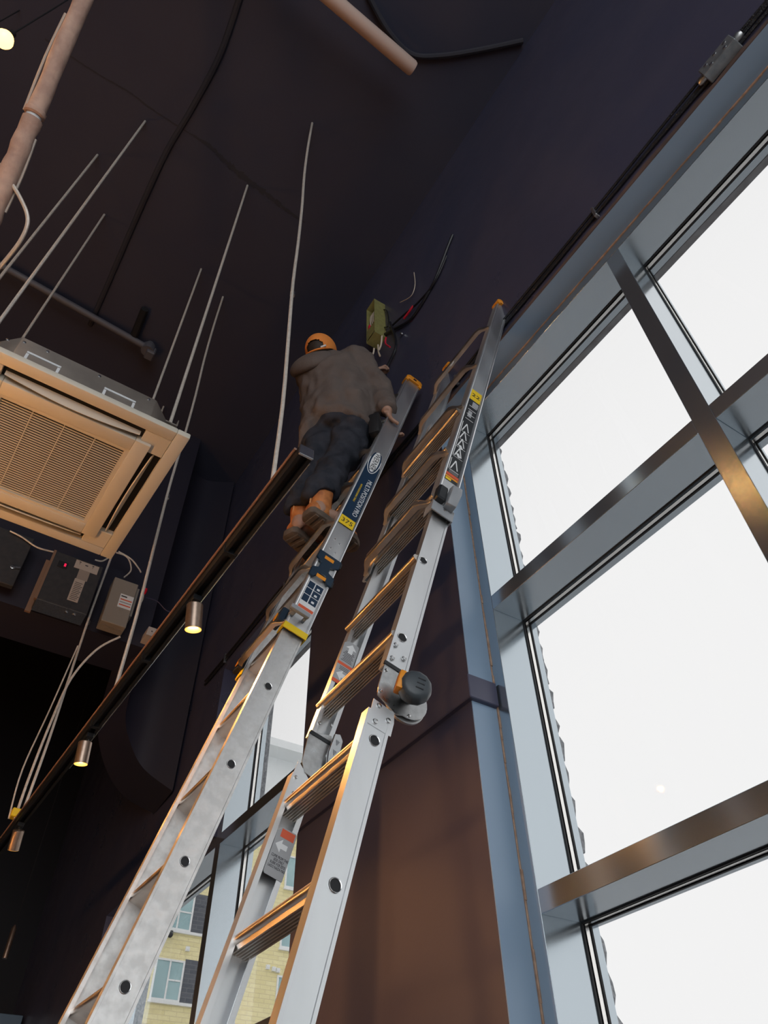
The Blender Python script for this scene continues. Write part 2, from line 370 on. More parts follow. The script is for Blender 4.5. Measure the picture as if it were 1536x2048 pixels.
# ------------------------------------------------------------------ ladders
class LF:
    def __init__(s, P0, D):
        s.P0 = Vector(P0); s.D = Vector(D).normalized(); s.N = Vector((0, -s.D.z, s.D.y)).normalized(); s.A = s.D.cross(s.N)
    def __call__(s, S_, n=0.0, a=0.0): return s.P0 + s.D*S_ + s.N*n + s.A*a
    def box(s, mb, s0, s1, n0, n1, a0, a1):
        return mb.obox(s((s0+s1)/2, (n0+n1)/2, (a0+a1)/2), s.D, s.N, s.A, ((s1-s0)/2, (n1-n0)/2, (a1-a0)/2))
    def extr(s, mb, prof, ends):      # prof [(n,a)], ends [(s, dn, da)]
        return mb.loft([[s(S_, n+dn, a+da) for n, a in prof] for S_, dn, da in ends])
    def plate(s, mb, pts, a, th): return mb.prism([s(p[0], p[1], a) for p in pts], s.A*th)
def channel(h, t, out=True):
    # rail section: flat outer web with raised lips; closed towards the web, open inside
    e = h/2; q = 0.003
    o = [(-e, -t), (-e, 0.0), (-e+0.007, 0.0), (-e+0.008, -0.002), (e-0.008, -0.002), (e-0.007, 0.0), (e, 0.0), (e, -t)]
    i = [(e-0.012, -t), (e-0.012, -t+q), (e-q, -t+q), (e-q, -0.002-q), (-e+q, -0.002-q), (-e+q, -t+q), (-e+0.012, -t+q), (-e+0.012, -t)]
    return o + i
def sleeve_prof(h, t):
    e = h/2; q = 0.003
    o = [(-e, -t), (-e, 0.010), (-e+0.004, 0.012), (-e+0.009, 0.010), (-e+0.010, 0.005), (e-0.010, 0.005), (e-0.009, 0.010), (e-0.004, 0.012), (e, 0.010), (e, -t)]
    i = [(e-0.004, -t), (e-0.004, 0.0015), (-e+0.004, 0.0015), (-e+0.004, -t)]
    return o + i
def mirror(prof, width): return [(n, -width - a) for n, a in reversed(prof)]
def rung_inner(fr, s, a0, a1, mat_, parent, dep=0.036, hgt=0.026, ridged=True):
    e = dep/2; pr = [(-e, hgt*0.45), (-e, -hgt*0.5)]
    nr = 6
    for i in range(nr if ridged else 0):
        x = -e + 0.003 + (dep - 0.008) * i/(nr-1)
        pr += [(x - 0.0016, -hgt*0.5 - 0.0032), (x + 0.0012, -hgt*0.5 - 0.0032), (x + 0.0026, -hgt*0.5 + 0.0006)]
    for k in range(7):
        a = -math.pi/2 + math.pi*k/6; pr.append((e + 0.010*math.cos(a), 0.010*math.sin(a)))
    pr.append((e - 0.004, hgt*0.45))
    mb = MB().loft([[fr(s + q, n, a) for n, q in pr] for a in (a0, a1)])
    return mb.build('rung', mat_, parent, smooth=40)
def rung_outer(fr, s, a0, a1, n0, mat_, parent, w=0.036, bow=0.026, dn0=0.0, dn1=0.0):
    # flat bar set in front of the rails, its ends pinched back on to the rail edges
    rings = []; n = 22; Lg = a1 - a0
    for k in range(n + 1):
        t = k/n; a = a0 + Lg*t; d = min(t, 1-t)*Lg
        f = min(1, d/0.055); f = f*f*(3-2*f)
        ww = w*(0.42 + 0.58*f); th = 0.020*(0.6 + 0.4*f); c = n0 + bow*f + dn0*(1-t) + dn1*t; ds = -0.016*(1-f)
        e = ww/2; q = th/2
        rings.append([fr(s + ds + y, c + x, a) for x, y in ((-q, -e), (q*0.7, -e), (q, -e*0.8), (q*0.75, -e*0.4), (q, 0), (q*0.75, e*0.4), (q, e*0.8), (q*0.7, e), (-q, e))])
    return MB().loft(rings).build('rung', mat_, parent, smooth=40)
def eyelet(fr, s, a, parent, r=0.0115, sgn=1):
    c = fr(s, 0, a); ax = fr.A*sgn
    e = MB().lathe(c, ax, [(r*1.26, -0.001), (r*1.27, 0.0010), (r*1.16, 0.0024), (r*1.04, 0.0018), (r*1.0, -0.001)], 24, caps=False).build('rung_eyelet', M_rivet, parent)
    MB().lathe(c + ax*0.0002, ax, [(r*1.02, 0.0), (r*1.02, 0.0006)], 20).build('eyelet_bore', M_gasket, e)
def rivet(fr, s, n, a, parent, r=0.0055, sgn=1):
    return MB().lathe(fr(s, n, a), fr.A*sgn, [(r, -0.001), (r, 0.0015), (r*0.8, 0.003), (0.0005, 0.0036)], 14).build('rivet', M_rivet, parent)
def patch(fr, s0, s1, n0, n1, a, mt, parent, name='label', th=0.0006):
    return fr.box(MB(), s0, s1, n0, n1, a, a+th).build(name, mt, parent, smooth=0)
def end_cap(fr, s, n, a, h, parent, mt, t=0.04, out=True):
    mb = MB(); e = h/2 + 0.006
    prof = [(-e, -t), (-e, 0.014), (-e+0.012, 0.020), (e-0.012, 0.020), (e, 0.014), (e, -t), (e-0.02, -t-0.006), (-e+0.02, -t-0.006)]
    sc = [(0.0, 1.0), (0.030, 1.0), (0.048, 0.86), (0.056, 0.6)]
    mb.loft([[fr(s + q, n + x*k, a + (y - (-t/2))*k - t/2) for x, y in prof] for q, k in sc])
    o = mb.build('end_cap', mt, parent, bevel=0.002)
    fr.box(MB(), s - 0.022, s + 0.0, n - e, n - e + 0.018, a + 0.004, a + 0.018).build('cap_tab', mt, o, smooth=0)
    fr.box(MB(), s - 0.022, s + 0.0, n + e - 0.018, n + e, a + 0.004, a + 0.018).build('cap_tab', mt, o, smooth=0)
    fr.box(MB(), s + 0.010, s + 0.026, n - 0.010, n + 0.010, a + 0.0201, a + 0.0206).build('cap_slot', M_blackp, o, smooth=0)
    return o

# ---- ladder under the worker
f1 = LF((-1.9534, 0.552, 0.4578), (0.0169, 0.2838, 0.9587))
lad1 = root_empty('extension_ladder', f1(-2.146, 0, -0.2), 'aluminium ladder the worker stands on, navy label on its upper rail', 'ladder')
H1, T1, WD1 = 0.084, 0.030, 0.375
pr = channel(H1, T1)
f1.extr(MB(), pr, [(-2.10, 0, 0), (2.55, 0, 0)]).build('rail', M_alu2, lad1)
f1.extr(MB(), mirror(pr, WD1), [(-2.10, 0, 0), (2.55, 0, 0)]).build('rail', M_alu2, lad1)
for k in range(-6, 9):
    rung_inner(f1, 0.305*k, -WD1+0.004, -0.004, M_rung, lad1, dep=0.046, hgt=0.030, ridged=False)
    if k < 4: eyelet(f1, 0.305*k, -0.002, lad1)
sp = sleeve_prof(0.094, 0.036); S0, S1 = 1.165, 3.215
f1.extr(MB(), sp, [(S0, 0, 0.004), (S1, 0, 0.020)]).build('sleeve_rail', M_alu, lad1)
f1.extr(MB(), mirror(sp, WD1), [(S0, 0, -0.006), (S1, 0, -0.085)]).build('sleeve_rail', M_alu, lad1)
for k in range(4, 11):
    s = 0.305*k - 0.015; t = (s - S0)/(S1 - S0)
    rung_outer(f1, s, -WD1 - 0.006 - 0.079*t + 0.0, 0.004 + 0.016*t, 0.045, M_rung, lad1)
def slv1(s): return 0.004 + 0.016*(s - S0)/(S1 - S0) + 0.0052
end_cap(f1, S1, 0, 0.020, 0.094, lad1, M_orange); end_cap(LF(f1.P0, f1.D), S1, 0, -WD1-0.085+0.036-0.012, 0.094, lad1, M_orange)
for a_ in (0.0, -WD1+T1):   # rubber feet
    f1.box(MB(), -2.146, -2.09, -0.05, 0.05, a_-T1-0.006, a_+0.006).build('foot', M_blackp, lad1, bevel=0.006)
# yellow mouth of the sleeve
mth = f1.extr(MB(), [(-0.049, -0.038), (-0.049, 0.013), (0.049, 0.013), (0.049, -0.038), (0.045, -0.038), (0.045, 0.0085), (-0.045, 0.0085), (-0.045, -0.038)], [(S0-0.012, 0, 0.004), (S0+0.016, 0, 0.004)]).build('sleeve_mouth', M_yellow, lad1)
f1.extr(MB(), mirror([(-0.049, -0.038), (-0.049, 0.013), (0.049, 0.013), (0.049, -0.038), (0.045, -0.038), (0.045, 0.0085), (-0.045, 0.0085), (-0.045, -0.038)], WD1), [(S0-0.012, 0, -0.006), (S0+0.016, 0, -0.006)]).build('sleeve_mouth', M_yellow, lad1)
# navy printed label
a_ = slv1(2.2)
nv = patch(f1, 1.862, 2.66, -0.036, 0.036, a_, M_navy, lad1)
patch(f1, 1.805, 1.862, -0.036, 0.036, a_, M_yellow, lad1)
xd, yd = -f1.D, -f1.N
text('375', 0.036, f1(1.833, 0.0, a_+0.0007), f1.N*-1, f1.D*1, M_lblblack, nv, squash=1.1)
text('MULTI-POSITION PRO', 0.034, f1(2.035, -0.016, a_+0.0007), xd, yd, M_lblwhite, nv, squash=0.86)
text('WITH POSITIONING TABLE', 0.013, f1(2.05, 0.014, a_+0.0007), xd, yd, M_yellow, nv, squash=0.9)
def oval(fr, s, n, a, rs, rn, mt, parent):
    return fr.plate(MB(), [(s + rs*math.cos(2*math.pi*i/32), n + rn*math.sin(2*math.pi*i/32)) for i in range(32)], a, 0.0004).build('emblem', mt, parent, smooth=0)
oval(f1, 2.33, 0.002, a_+0.0006, 0.100, 0.033, M_lblwhite, nv); oval(f1, 2.33, 0.002, a_+0.0010, 0.095, 0.029, M_navy, nv)
oval(f1, 2.33, 0.002, a_+0.0014, 0.086, 0.021, M_lblwhite, nv)
text('WERNER', 0.040, f1(2.33, 0.002, a_+0.0018), xd, yd, M_lblblack, nv, squash=0.92)
for i in range(9): patch(f1, 2.46 + 0.013*i, 2.464 + 0.013*i, -0.02 if i % 3 else -0.01, 0.028, a_+0.0006, M_lblgrey, nv, 'print_line', 0.0003)
bc = patch(f1, 2.615, 2.655, -0.034, 0.022, a_+0.0006, M_lblwhite, nv, 'barcode', 0.0003)
for i in range(9): patch(f1, 2.624, 2.650, -0.030 + 0.0052*i, -0.0272 + 0.0052*i + (0.001 if i % 2 else 0), a_+0.0009, M_lblblack, bc, 'bar', 0.0003)
for s_, n_ in ((1.70, 0.014), (1.69, -0.012), (1.64, 0.014), (1.63, -0.012)): rivet(f1, s_, n_, slv1(s_), lad1, 0.004)
# small instruction label under the clip
a_ = slv1(1.35)
il = patch(f1, 1.275, 1.425, -0.034, 0.034, a_, M_lblwhite, lad1)
for i, (s0, s1) in enumerate(((1.315, 1.350), (1.353, 1.385), (1.388, 1.422))):
    for n0, n1 in ((0.006, 0.032), (-0.031, 0.002)): patch(f1, s0, s1, n0, n1, a_+0.0006, M_navy, il, 'picture_cell', 0.0003)
for i in range(3): patch(f1, 1.324 + 0.036*i, 1.334 + 0.036*i, -0.02, -0.008, a_+0.0009, M_lblwhite, il, 'pictogram', 0.0003)
patch(f1, 1.278, 1.292, -0.032, 0.032, a_+0.0006, M_lblred, il, 'warning_stripe', 0.0003)
# dark blue strap clip around the sleeve
cl = MB(); a_ = slv1(1.5) + 0.001
pts = [(1.438, -0.052), (1.438, -0.030), (1.472, -0.012), (1.472, 0.012), (1.438, 0.030), (1.438, 0.052), (1.488, 0.052), (1.500, 0.026), (1.530, 0.026), (1.545, 0.052), (1.592, 0.052), (1.592, -0.052), (1.545, -0.052), (1.530, -0.020), (1.500, -0.020), (1.488, -0.052)]
f1.plate(cl, pts, a_, 0.012)
clip = cl.build('rail_clip', mat('navy_plastic', (0.012, 0.03, 0.055), 0.4), lad1, bevel=0.003)
for s0 in (1.446, 1.556): f1.box(MB(), s0, s0+0.018, -0.020, 0.022, a_+0.012, a_+0.0135).build('clip_insert', M_orange, clip, bevel=0.003)
for s0 in (1.455, 1.57): f1.box(MB(), s0-0.015, s0+0.015, -0.057, -0.048, -0.02, a_+0.010).build('clip_jaw', M_blackp, clip, smooth=0)
# grey lock lever by the sleeve mouth
lv = MB(); f1.box(lv, 1.215, 1.235, -0.018, 0.062, 0.040, 0.058); f1.box(lv, 1.216, 1.234, 0.030, 0.050, 0.004, 0.042); f1.box(lv, 1.217, 1.233, -0.016, -0.004, 0.004, 0.042)
lv.build('lock_lever', M_greyp, lad1, bevel=0.004, bseg=2)
lb = f1.box(MB(), 1.19, 1.255, 0.048, 0.074, -0.075, -0.004).build('lock_block', MATS['navy_plastic'], lad1, bevel=0.004)
f1.box(MB(), 1.20, 1.235, 0.0745, 0.079, -0.060, -0.030).build('lock_tab', M_orange, lb, bevel=0.002)
lb = f1.box(MB(), 1.18, 1.235, 0.050, 0.072, -WD1-0.03, -WD1+0.03).build('lock_block', M_blackp, lad1, bevel=0.004)
f1.box(MB(), 1.19, 1.225, 0.0725, 0.077, -WD1+0.0, -WD1+0.026).build('lock_tab', M_orange, lb, bevel=0.002)
f1.box(MB(), 1.17, 1.245, 0.02, 0.046, -WD1-0.05, -WD1-0.032).build('lock_lever', M_rivet, lad1, bevel=0.004)

# ---- articulated ladder by the big window
f2 = LF((-1.1353, 0.6375, 0.4486), (-0.0248, 0.2782, 0.9602))
lad2 = root_empty('articulated_ladder', f2(-2.133, 0, -0.2), 'aluminium folding ladder with a black and yellow hinge knob, leaning beside the big window', 'ladder')
H2, T2, WD2, HG = 0.060, 0.028, 0.370, 0.505
pr = channel(H2, T2)
def dn2(s): return -0.020*max(0, s - HG)
f2.extr(MB(), pr, [(-2.08, 0.003, 0), (0.372, 0.003, 0)]).build('rail', M_alu, lad2)
f2.extr(MB(), mirror(pr, WD2), [(-2.08, 0.003, 0), (0.385, 0.003, 0)]).build('rail', M_alu, lad2)
f2.extr(MB(), pr, [(HG, -0.006, 0), (2.3, -0.04, 0)]).build('rail', M_alu, lad2)
f2.extr(MB(), mirror(pr, WD2), [(HG, -0.006, 0), (2.3, -0.04, 0)]).build('rail', M_alu, lad2)
for k in list(range(-6, 2)) + [2, 3, 4, 5, 6]:
    s = 0.305*k + (0.012 if k > 3 else 0.0)
    rung_inner(f2, s, -WD2+0.004, -0.004, M_rung, lad2, dep=0.040, hgt=0.030)
    if k < 4: eyelet(f2, 0.305*k, -0.002, lad2, r=0.0105)
sp = sleeve_prof(0.070, 0.034); Q0, Q1 = 1.16, 3.16
nA, nB, aA, aB, bA, bB = -0.012, -0.052, 0.004, 0.012, -0.006, -0.085
f2.extr(MB(), sp, [(Q0, nA, aA), (Q1, nB, aB)]).build('sleeve_rail', M_alu, lad2)
f2.extr(MB(), mirror(sp, WD2), [(Q0, nA, bA), (Q1, nB, bB)]).build('sleeve_rail', M_alu, lad2)
def sl2(s):
    t = (s - Q0)/(Q1 - Q0); return nA + (nB-nA)*t, aA + (aB-aA)*t, bA + (bB-bA)*t
for s in (1.20, 1.52, 1.89, 2.31, 2.80):
    n_, a_, b_ = sl2(s); rung_outer(f2, s, -WD2 + b_, a_, n_ + 0.036, M_rung, lad2)
n_, a_, b_ = sl2(Q1)
end_cap(f2, Q1, n_, a_, 0.070, lad2, M_orange, 0.036); end_cap(f2, Q1, n_, -WD2 + b_ + 0.034 - 0.010, 0.070, lad2, M_orange, 0.036)
for a0 in (0.0, -WD2+T2): f2.box(MB(), -2.133, -2.07, -0.04, 0.045, a0-T2-0.006, a0+0.006).build('foot', M_blackp, lad2, bevel=0.006)
# paper tag left hanging on a bar
n_, a_, b_ = sl2(2.80)
MB().prism([f2(2.79, 0.02, -0.27), f2(2.80, 0.02, -0.235), f2(2.745, 0.022, -0.225), f2(2.735, 0.022, -0.24), f2(2.75, 0.021, -0.255)], f2.N*0.002).build('paper_tag', M_lblwhite, lad2, smooth=0)
# black instruction panel with pictograms
def P2(s0, s1, u0, u1, mt, parent, name, da=0.0):   # u in -1..1 across the rail
    sm = (s0+s1)/2; n_, a_, b_ = sl2(sm)
    mb = MB(); pts = []
    for s, u in ((s0, u0), (s1, u0), (s1, u1), (s0, u1)):
        nn, aa, _ = sl2(s); pts.append(f2(s, nn + u*0.024, aa + 0.0053 + da))
    return mb.prism(pts, f2.A*0.0004).build(name, mt, parent, smooth=0)
pan = P2(1.335, 1.955, -1, 1, M_lblblack, lad2, 'label')
yl = P2(1.957, 2.045, -1, 1, M_yellow, lad2, 'label')
n_, a_, b_ = sl2(2.0); text('22', 0.036, f2(2.0, n_, a_+0.0060), -f2.N, f2.D, M_lblblack, yl, squash=1.1)
P2(1.365, 1.38, -1, 1, M_lblred, pan, 'warning_stripe', 0.0005); P2(1.352, 1.362, -1, 1, M_orange, pan, 'warning_stripe', 0.0005)
def pline(p, q, w=0.0022):
    (s0, u0), (s1, u1) = p, q
    n0, a0, _ = sl2(s0); n1, a1, _ = sl2(s1)
    A_ = f2(s0, n0+u0*0.024, a0+0.0060); B_ = f2(s1, n1+u1*0.024, a1+0.0060); d = (B_-A_).normalized().cross(f2.A)*w
    return MB().prism([A_-d, B_-d, B_+d, A_+d], f2.A*0.0003).build('pictogram', M_lblwhite, pan, smooth=0)
for c in (1.44, 1.53, 1.60, 1.66, 1.72):
    pline((c-0.025, -0.5), (c+0.03, 0.1)); pline((c+0.03, 0.1), (c-0.03, 0.6)); pline((c-0.035, 0.85), (c+0.035, 0.85), 0.0012); pline((c-0.037, -0.85), (c-0.037, 0.85), 0.0010)
for c in (1.50, 1.56): pline((c, -0.25), (c+0.02, 0.25), 0.006)
for c in (1.79, 1.83, 1.87, 1.90): pline((c, -0.8), (c, 0.7), 0.0016)
P2(1.81, 1.86, -0.2, 0.5, M_lblgrey, pan, 'picture_cell', 0.0005)
P2(1.905, 1.945, -0.9, 0.2, M_lblgrey, pan, 'picture_cell', 0.0005)
for s0 in (1.385, 1.392, 1.399): P2(s0, s0+0.0025, -0.8, 0.7, M_lblgrey, pan, 'print_line', 0.0005)
P2(1.338, 1.35, 0.0, 0.9, M_yellow, pan, 'warning_stripe', 0.0005)
# sleeve mouth bracket and folding lock lever
n_, a_, b_ = sl2(Q0)
f2.extr(MB(), [(-0.039, -0.03), (-0.039, 0.014), (0.039, 0.014), (0.039, -0.03), (0.034, -0.03), (0.034, 0.009), (-0.034, 0.009), (-0.034, -0.03)], [(Q0-0.03, n_, a_), (Q0+0.02, n_, a_)]).build('sleeve_mouth', M_greyp, lad2, bevel=0.001)
lv = MB().loft([[f2(s, n_ + x, a_ + y) for x, y in pts] for s, pts in ((Q0+0.005, [(-0.030, 0.012), (0.004, 0.012), (0.004, 0.040), (-0.026, 0.044)]), (Q0+0.06, [(-0.032, 0.020), (0.006, 0.020), (0.006, 0.056), (-0.028, 0.060)]), (Q0+0.10, [(-0.034, 0.026), (0.004, 0.026), (0.002, 0.048), (-0.030, 0.052)]))])
lv.build('lock_lever', M_greyp, lad2, bevel=0.004, bseg=2)
f2.box(MB(), Q0+0.015, Q0+0.085, n_+0.008, n_+0.040, a_+0.006, a_+0.036).build('lock_block', M_blackp, lad2, bevel=0.005)
rivet(f2, Q0+0.0, n_-0.005, a_+0.014, lad2, 0.005)
# hinges
def hinge(side):
    a0 = 0.0 if side > 0 else -WD2 + T2   # visible face (towards +A)
    th = 0.003
    hb = MB()
    # upper plate: rectangle running into a disc on the wall side; lower plate behind it
    pts = [(0.505, 0.024), (0.53, -0.036)]
    c = (0.450, -0.052); r = 0.050
    arc = [(c[0] + r*math.cos(t), c[1] - r*math.sin(t)) for t in [math.radians(35 + i*(150/12)) for i in range(13)]]
    up = [(0.512, 0.026), (0.512, -0.034)] + [p for p in arc] + [(0.392, -0.032), (0.412, 0.022), (0.44, 0.026)]
    if side < 0:
        c = (0.455, -0.005); up = [(0.508, 0.030), (0.53, -0.030)] + [(0.45 + 0.062*math.cos(t), -0.012 - 0.05*math.sin(t)) for t in [math.radians(60 + i*12) for i in range(9)]] + [(0.398, 0.006), (0.42, 0.022)]
    h = f2.plate(MB(), up, a0 - 0.001, th).build('hinge', M_steel, lad2, bevel=0.0006)
    low = [(0.40, 0.027), (0.335, 0.027), (0.335, -0.033), (0.37, -0.033), (0.395, -0.028)] if side > 0 else [(0.42, 0.030), (0.33, 0.033), (0.33, -0.027), (0.375, -0.027), (0.40, 0.004)]
    f2.plate(MB(), low, a0 - 0.0019, 0.0013).build('hinge_leaf', M_alu, h, smooth=0)
    if side > 0:
        disc = f2.plate(MB(), [(0.445 + 0.052*math.cos(2*math.pi*i/40), -0.050 + 0.052*math.sin(2*math.pi*i/40)) for i in range(40)], a0 - 0.014, 0.008).build('hinge_disc', M_steel, h, bevel=0.001)
    f2.box(MB(), 0.502, 0.512, -0.034, 0.028, a0 - 0.001, a0 + 0.004).build('hinge_edge', M_blackp, h, smooth=0)
    return h, a0
h, a0 = hinge(1)
for s_, n_ in ((0.575, 0.011), (0.532, 0.011), (0.551, -0.018), (0.389, 0.011), (0.347, 0.010), (0.367, -0.018)): rivet(f2, s_, n_, 0.0005, lad2, 0.0065)
for s_, n_ in ((0.487, 0.018), (0.425, 0.018), (0.408, -0.062)): rivet(f2, s_, n_, 0.0025, lad2, 0.004)
# knob: faceted black grip with a yellow inset, standing off the hinge
kc = f2(0.450, -0.052, 0.0); KA = (f2.A + f2.N*0.30 - f2.D*0.10).normalized()
kn = root_k = MB().lathe(kc, KA, [(0.013, 0.0), (0.013, 0.026), (0.028, 0.028), (0.037, 0.034), (0.0395, 0.046), (0.036, 0.060), (0.028, 0.067), (0.012, 0.069), (0.001, 0.069)], 12).build('hinge_knob', mat('grey_rubber', (0.055, 0.065, 0.075), 0.42), lad2, bevel=0.003, bseg=2)
ku = (f2.N - KA*KA.dot(f2.N)).normalized(); kw = KA.cross(ku)
MB().obox(kc + KA*0.047 + ku*0.0335, ku, kw, KA, (0.0075, 0.024, 0.0150)).build('knob_inset', M_orange, kn, bevel=0.004, bseg=2)
MB().obox(kc + KA*0.047 + ku*0.0409, ku, kw, KA, (0.0008, 0.017, 0.0075)).build('knob_slot', mat('deep_orange', (0.45, 0.14, 0.01), 0.5), kn, smooth=0)
for i, (x, y) in enumerate(((-0.008, 0.0), (-0.008, 0.012), (-0.008, -0.012))): MB().obox(kc + KA*0.0694 + ku*x + kw*y, ku, kw, KA, (0.009, 0.0012, 0.0006)).build('knob_rib', M_blackp, kn, smooth=0)
h, a0 = hinge(-1)
for s_, n_ in ((0.545, 0.012), (0.558, -0.020), (0.375, 0.022), (0.335, 0.015)): rivet(f2, s_, n_, a0+0.001, lad2, 0.0045)
kp = [(0.528, -0.030), (0.535, -0.045), (0.52, -0.058), (0.47, -0.060), (0.435, -0.052), (0.428, -0.036), (0.47, -0.028)]
k2 = f2.plate(MB(), kp, a0+0.012, 0.008).build('hinge_handle', M_rivet, lad2, bevel=0.002)
for c in (0.445, 0.475, 0.505): f2.plate(MB(), [(c-0.008, -0.044), (c+0.008, -0.038), (c+0.006, -0.050)], a0+0.0202, 0.0006).build('handle_mark', M_greyp, k2, smooth=0)
MB().lathe(f2(0.475, -0.042, a0), f2.A, [(0.010, 0), (0.010, 0.012)], 14).build('handle_pin', M_steel, k2)
# stickers on the far rail
a0 = -WD2 + T2 + 0.0004 - 0.0
def sticker(s0, s1, n0, n1, kind):
    c = 0.012
    st = f2.plate(MB(), [(s0, n0), (s0, n1-0.004), (s0+0.004, n1), (s1-c, n1), (s1, n1-c), (s1, n0+0.004), (s1-0.004, n0)], a0, 0.0004).build('sticker', M_lblgrey, lad2, smooth=0)
    def q(sa, sb, na, nb, mt, nm): f2.box(MB(), sa, sb, na, nb, a0+0.0004, a0+0.0007).build(nm, mt, st, smooth=0)
    def arrow(s, n, ang, sc):
        pts = [(0.5, 0), (0.0, 0.5), (0.0, 0.2), (-0.5, 0.2), (-0.5, -0.2), (0.0, -0.2), (0.0, -0.5)]
        ca, sa = math.cos(ang), math.sin(ang)
        f2.plate(MB(), [(s + sc*(x*ca - y*sa), n + sc*(x*sa + y*ca)) for x, y in pts], a0+0.0005, 0.0003).build('arrow', M_lblwhite, st, smooth=0)
    if kind == 1:
        q(s0, s0+0.012, n0, n1, M_lblred, 'warning_band'); q(s0+0.066, s0+0.076, n0, n1, M_lblred, 'warning_band')
        arrow(s1-0.025, -0.004, 0.0, 0.036); arrow(s0+0.032, -0.002, math.pi/2, 0.036)
        for i in range(8):
            sx = s0 + 0.084 + i*0.0052; q(sx, sx+0.0016, n0+0.006+(i % 3)*0.002, n1-0.006-(i*7 % 5)*0.0015, M_lblblack, 'print_line')
        for i in range(3): q(s0+0.050+i*0.005, s0+0.0516+i*0.005, n0+0.008, n1-0.010, M_lblblack, 'print_line')
    else:
        q(s1-0.022, s1-0.003, n0+0.004, n1-0.010, M_lblred, 'warning_band')
        arrow(s1-0.041, 0.0, math.pi/2, 0.030)
        for i, tx in enumerate(('CLIMB FROM THIS', 'SIDE ONLY', 'SUBIR POR ESTE', 'LADO NADA MAS')):
            text(tx, 0.0085, f2(s1-0.066-0.0078*i, -0.006, a0+0.0007), -f2.N, f2.D, M_lblblack, st, squash=0.62, depth=0.0002)
sticker(0.690, 0.850, -0.026, 0.022, 1)
sticker(0.140, 0.250, -0.028, 0.020, 2)

# ------------------------------------------------------------------ bulkhead at the far end, curving down to the window wall
M_bulk = mat('bulkhead_paint', (0.030, 0.026, 0.038), 0.5, 0, 0.4, var=(1.5, (0.024, 0.022, 0.037), 0.2))
BX, BBZ = -4.8, 3.37
inner = [(290, 1297, 3.37), (272, 1340, 3.28), (259, 1390, 3.15), (251, 1440, 2.98), (262, 1490, 2.83), (288, 1538, 2.67), (345, 1582, 2.50)]
outer_ = [(225, 1342, 3.37), (210, 1385, 3.28), (200, 1430, 3.15), (197, 1480, 2.98), (215, 1545, 2.83), (252, 1596, 2.67), (318, 1632, 2.50)]
pi_ = smoothpath([at(*p) for p in inner], 4); po_ = smoothpath([at(*p) for p in outer_], 4)
for P_ in (pi_, po_):
    for p in P_: p.y = min(p.y, W)
mb = MB(); n = len(pi_); pa = [Vector((BX, YL, BBZ))] + [p for p in pi_]; pb = [Vector((BX-0.45, YL, BBZ))] + [p for p in po_]
rings = [[a, b, Vector((b.x, b.y, CZ)), Vector((a.x, a.y, CZ))] for a, b in zip(pa, pb)]
struct('wall_bulkhead', mb.loft(rings), M_bulk, smooth=50)
# faint seam across the ceiling slab
mb = MB(); pts = [at(*p, CZ) for p in ((90, 78), (150, 118), (200, 150), (255, 182), (310, 222), (365, 258), (420, 292), (450, 322), (485, 352), (530, 385), (580, 425), (610, 445))]
pts = smoothpath(pts, 5)
for a, b in zip(pts[:-1], pts[1:]):
    k = pts.index(a)/len(pts); w0 = 0.008 + 0.03*max(0, 1 - abs(k-0.7)*4)
    a1 = a + Vector((random.uniform(0.3, 1)*w0, 0, -0.002)); a2 = a - Vector((random.uniform(0.3, 1)*w0, 0, 0.002)); b1 = b + Vector((random.uniform(0.3, 1)*w0, 0, -0.002)); b2 = b - Vector((random.uniform(0.3, 1)*w0, 0, 0.002))
    mb.add([a1, a2, b2, b1], [(0, 1, 2, 3)])
mb.build('slab_seam', mat('seam_filler', (0.035, 0.034, 0.045), 0.9), ceil, smooth=0)

# ------------------------------------------------------------------ ceiling cassette air conditioner
M_ac = mat('cream_plastic', (0.72, 0.66, 0.56), 0.42, 0, 0.4)
M_acd = mat('galvanised_casing', (0.46, 0.40, 0.35), 0.45, 0.6, var=(8, (0.38, 0.33, 0.29)))
M_slot = mat('unlit_slot', (0.01, 0.01, 0.01), 0.7)
AZ = 2.70; SD = 1.01
ac0 = at(380, 878, AZ); au = Vector((-0.9986, -0.045, 0)); av = Vector((0.02, -0.9998, 0)); aw = Vector((0, 0, 1))
def A(x, y, z=0.0): return ac0 + au*(x*SD) + av*(y*SD) + aw*z
ac = root_empty('air_conditioner', A(0.5, 0.5, 0.0), 'cream ceiling cassette air conditioner with slatted grille hung on rods', 'air conditioner')
def abox(mb, x0, x1, y0, y1, z0, z1): return mb.obox(A((x0+x1)/2, (y0+y1)/2, (z0+z1)/2), au, av, aw, ((x1-x0)*SD/2, (y1-y0)*SD/2, (z1-z0)/2))
def aring(o, i, z0, z1):
    mb = MB(); abox(mb, o, 1-o, o, i, z0, z1); abox(mb, o, 1-o, 1-i, 1-o, z0, z1); abox(mb, o, i, i, 1-i, z0, z1); abox(mb, 1-i, 1-o, i, 1-i, z0, z1); return mb
aring(0.0, 0.062, 0.0, 0.035).build('panel_frame', M_ac, ac, bevel=0.006, bseg=2)
for x in (0.062, 0.815):
    for y in (0.062, 0.815): abox(MB(), x, x+0.123, y, y+0.123, 0.002, 0.04).build('corner_cover', M_ac, ac, bevel=0.003)
aring(0.132, 0.205, -0.014, 0.03).build('intake_frame', M_ac, ac, bevel=0.004, bseg=2)
abox(MB(), 0.205, 0.795, 0.205, 0.795, 0.03, 0.034).build('intake_back', M_slot, ac, smooth=0)
g = MB(); ns = 36
for i in range(ns):
    x = 0.222 + (0.556)*(i + 0.5)/ns; abox(g, x-0.0036, x+0.0036, 0.222, 0.778, -0.002, 0.001)
g.build('grille', M_ac, ac, smooth=0, kind='stuff')
gr = MB()
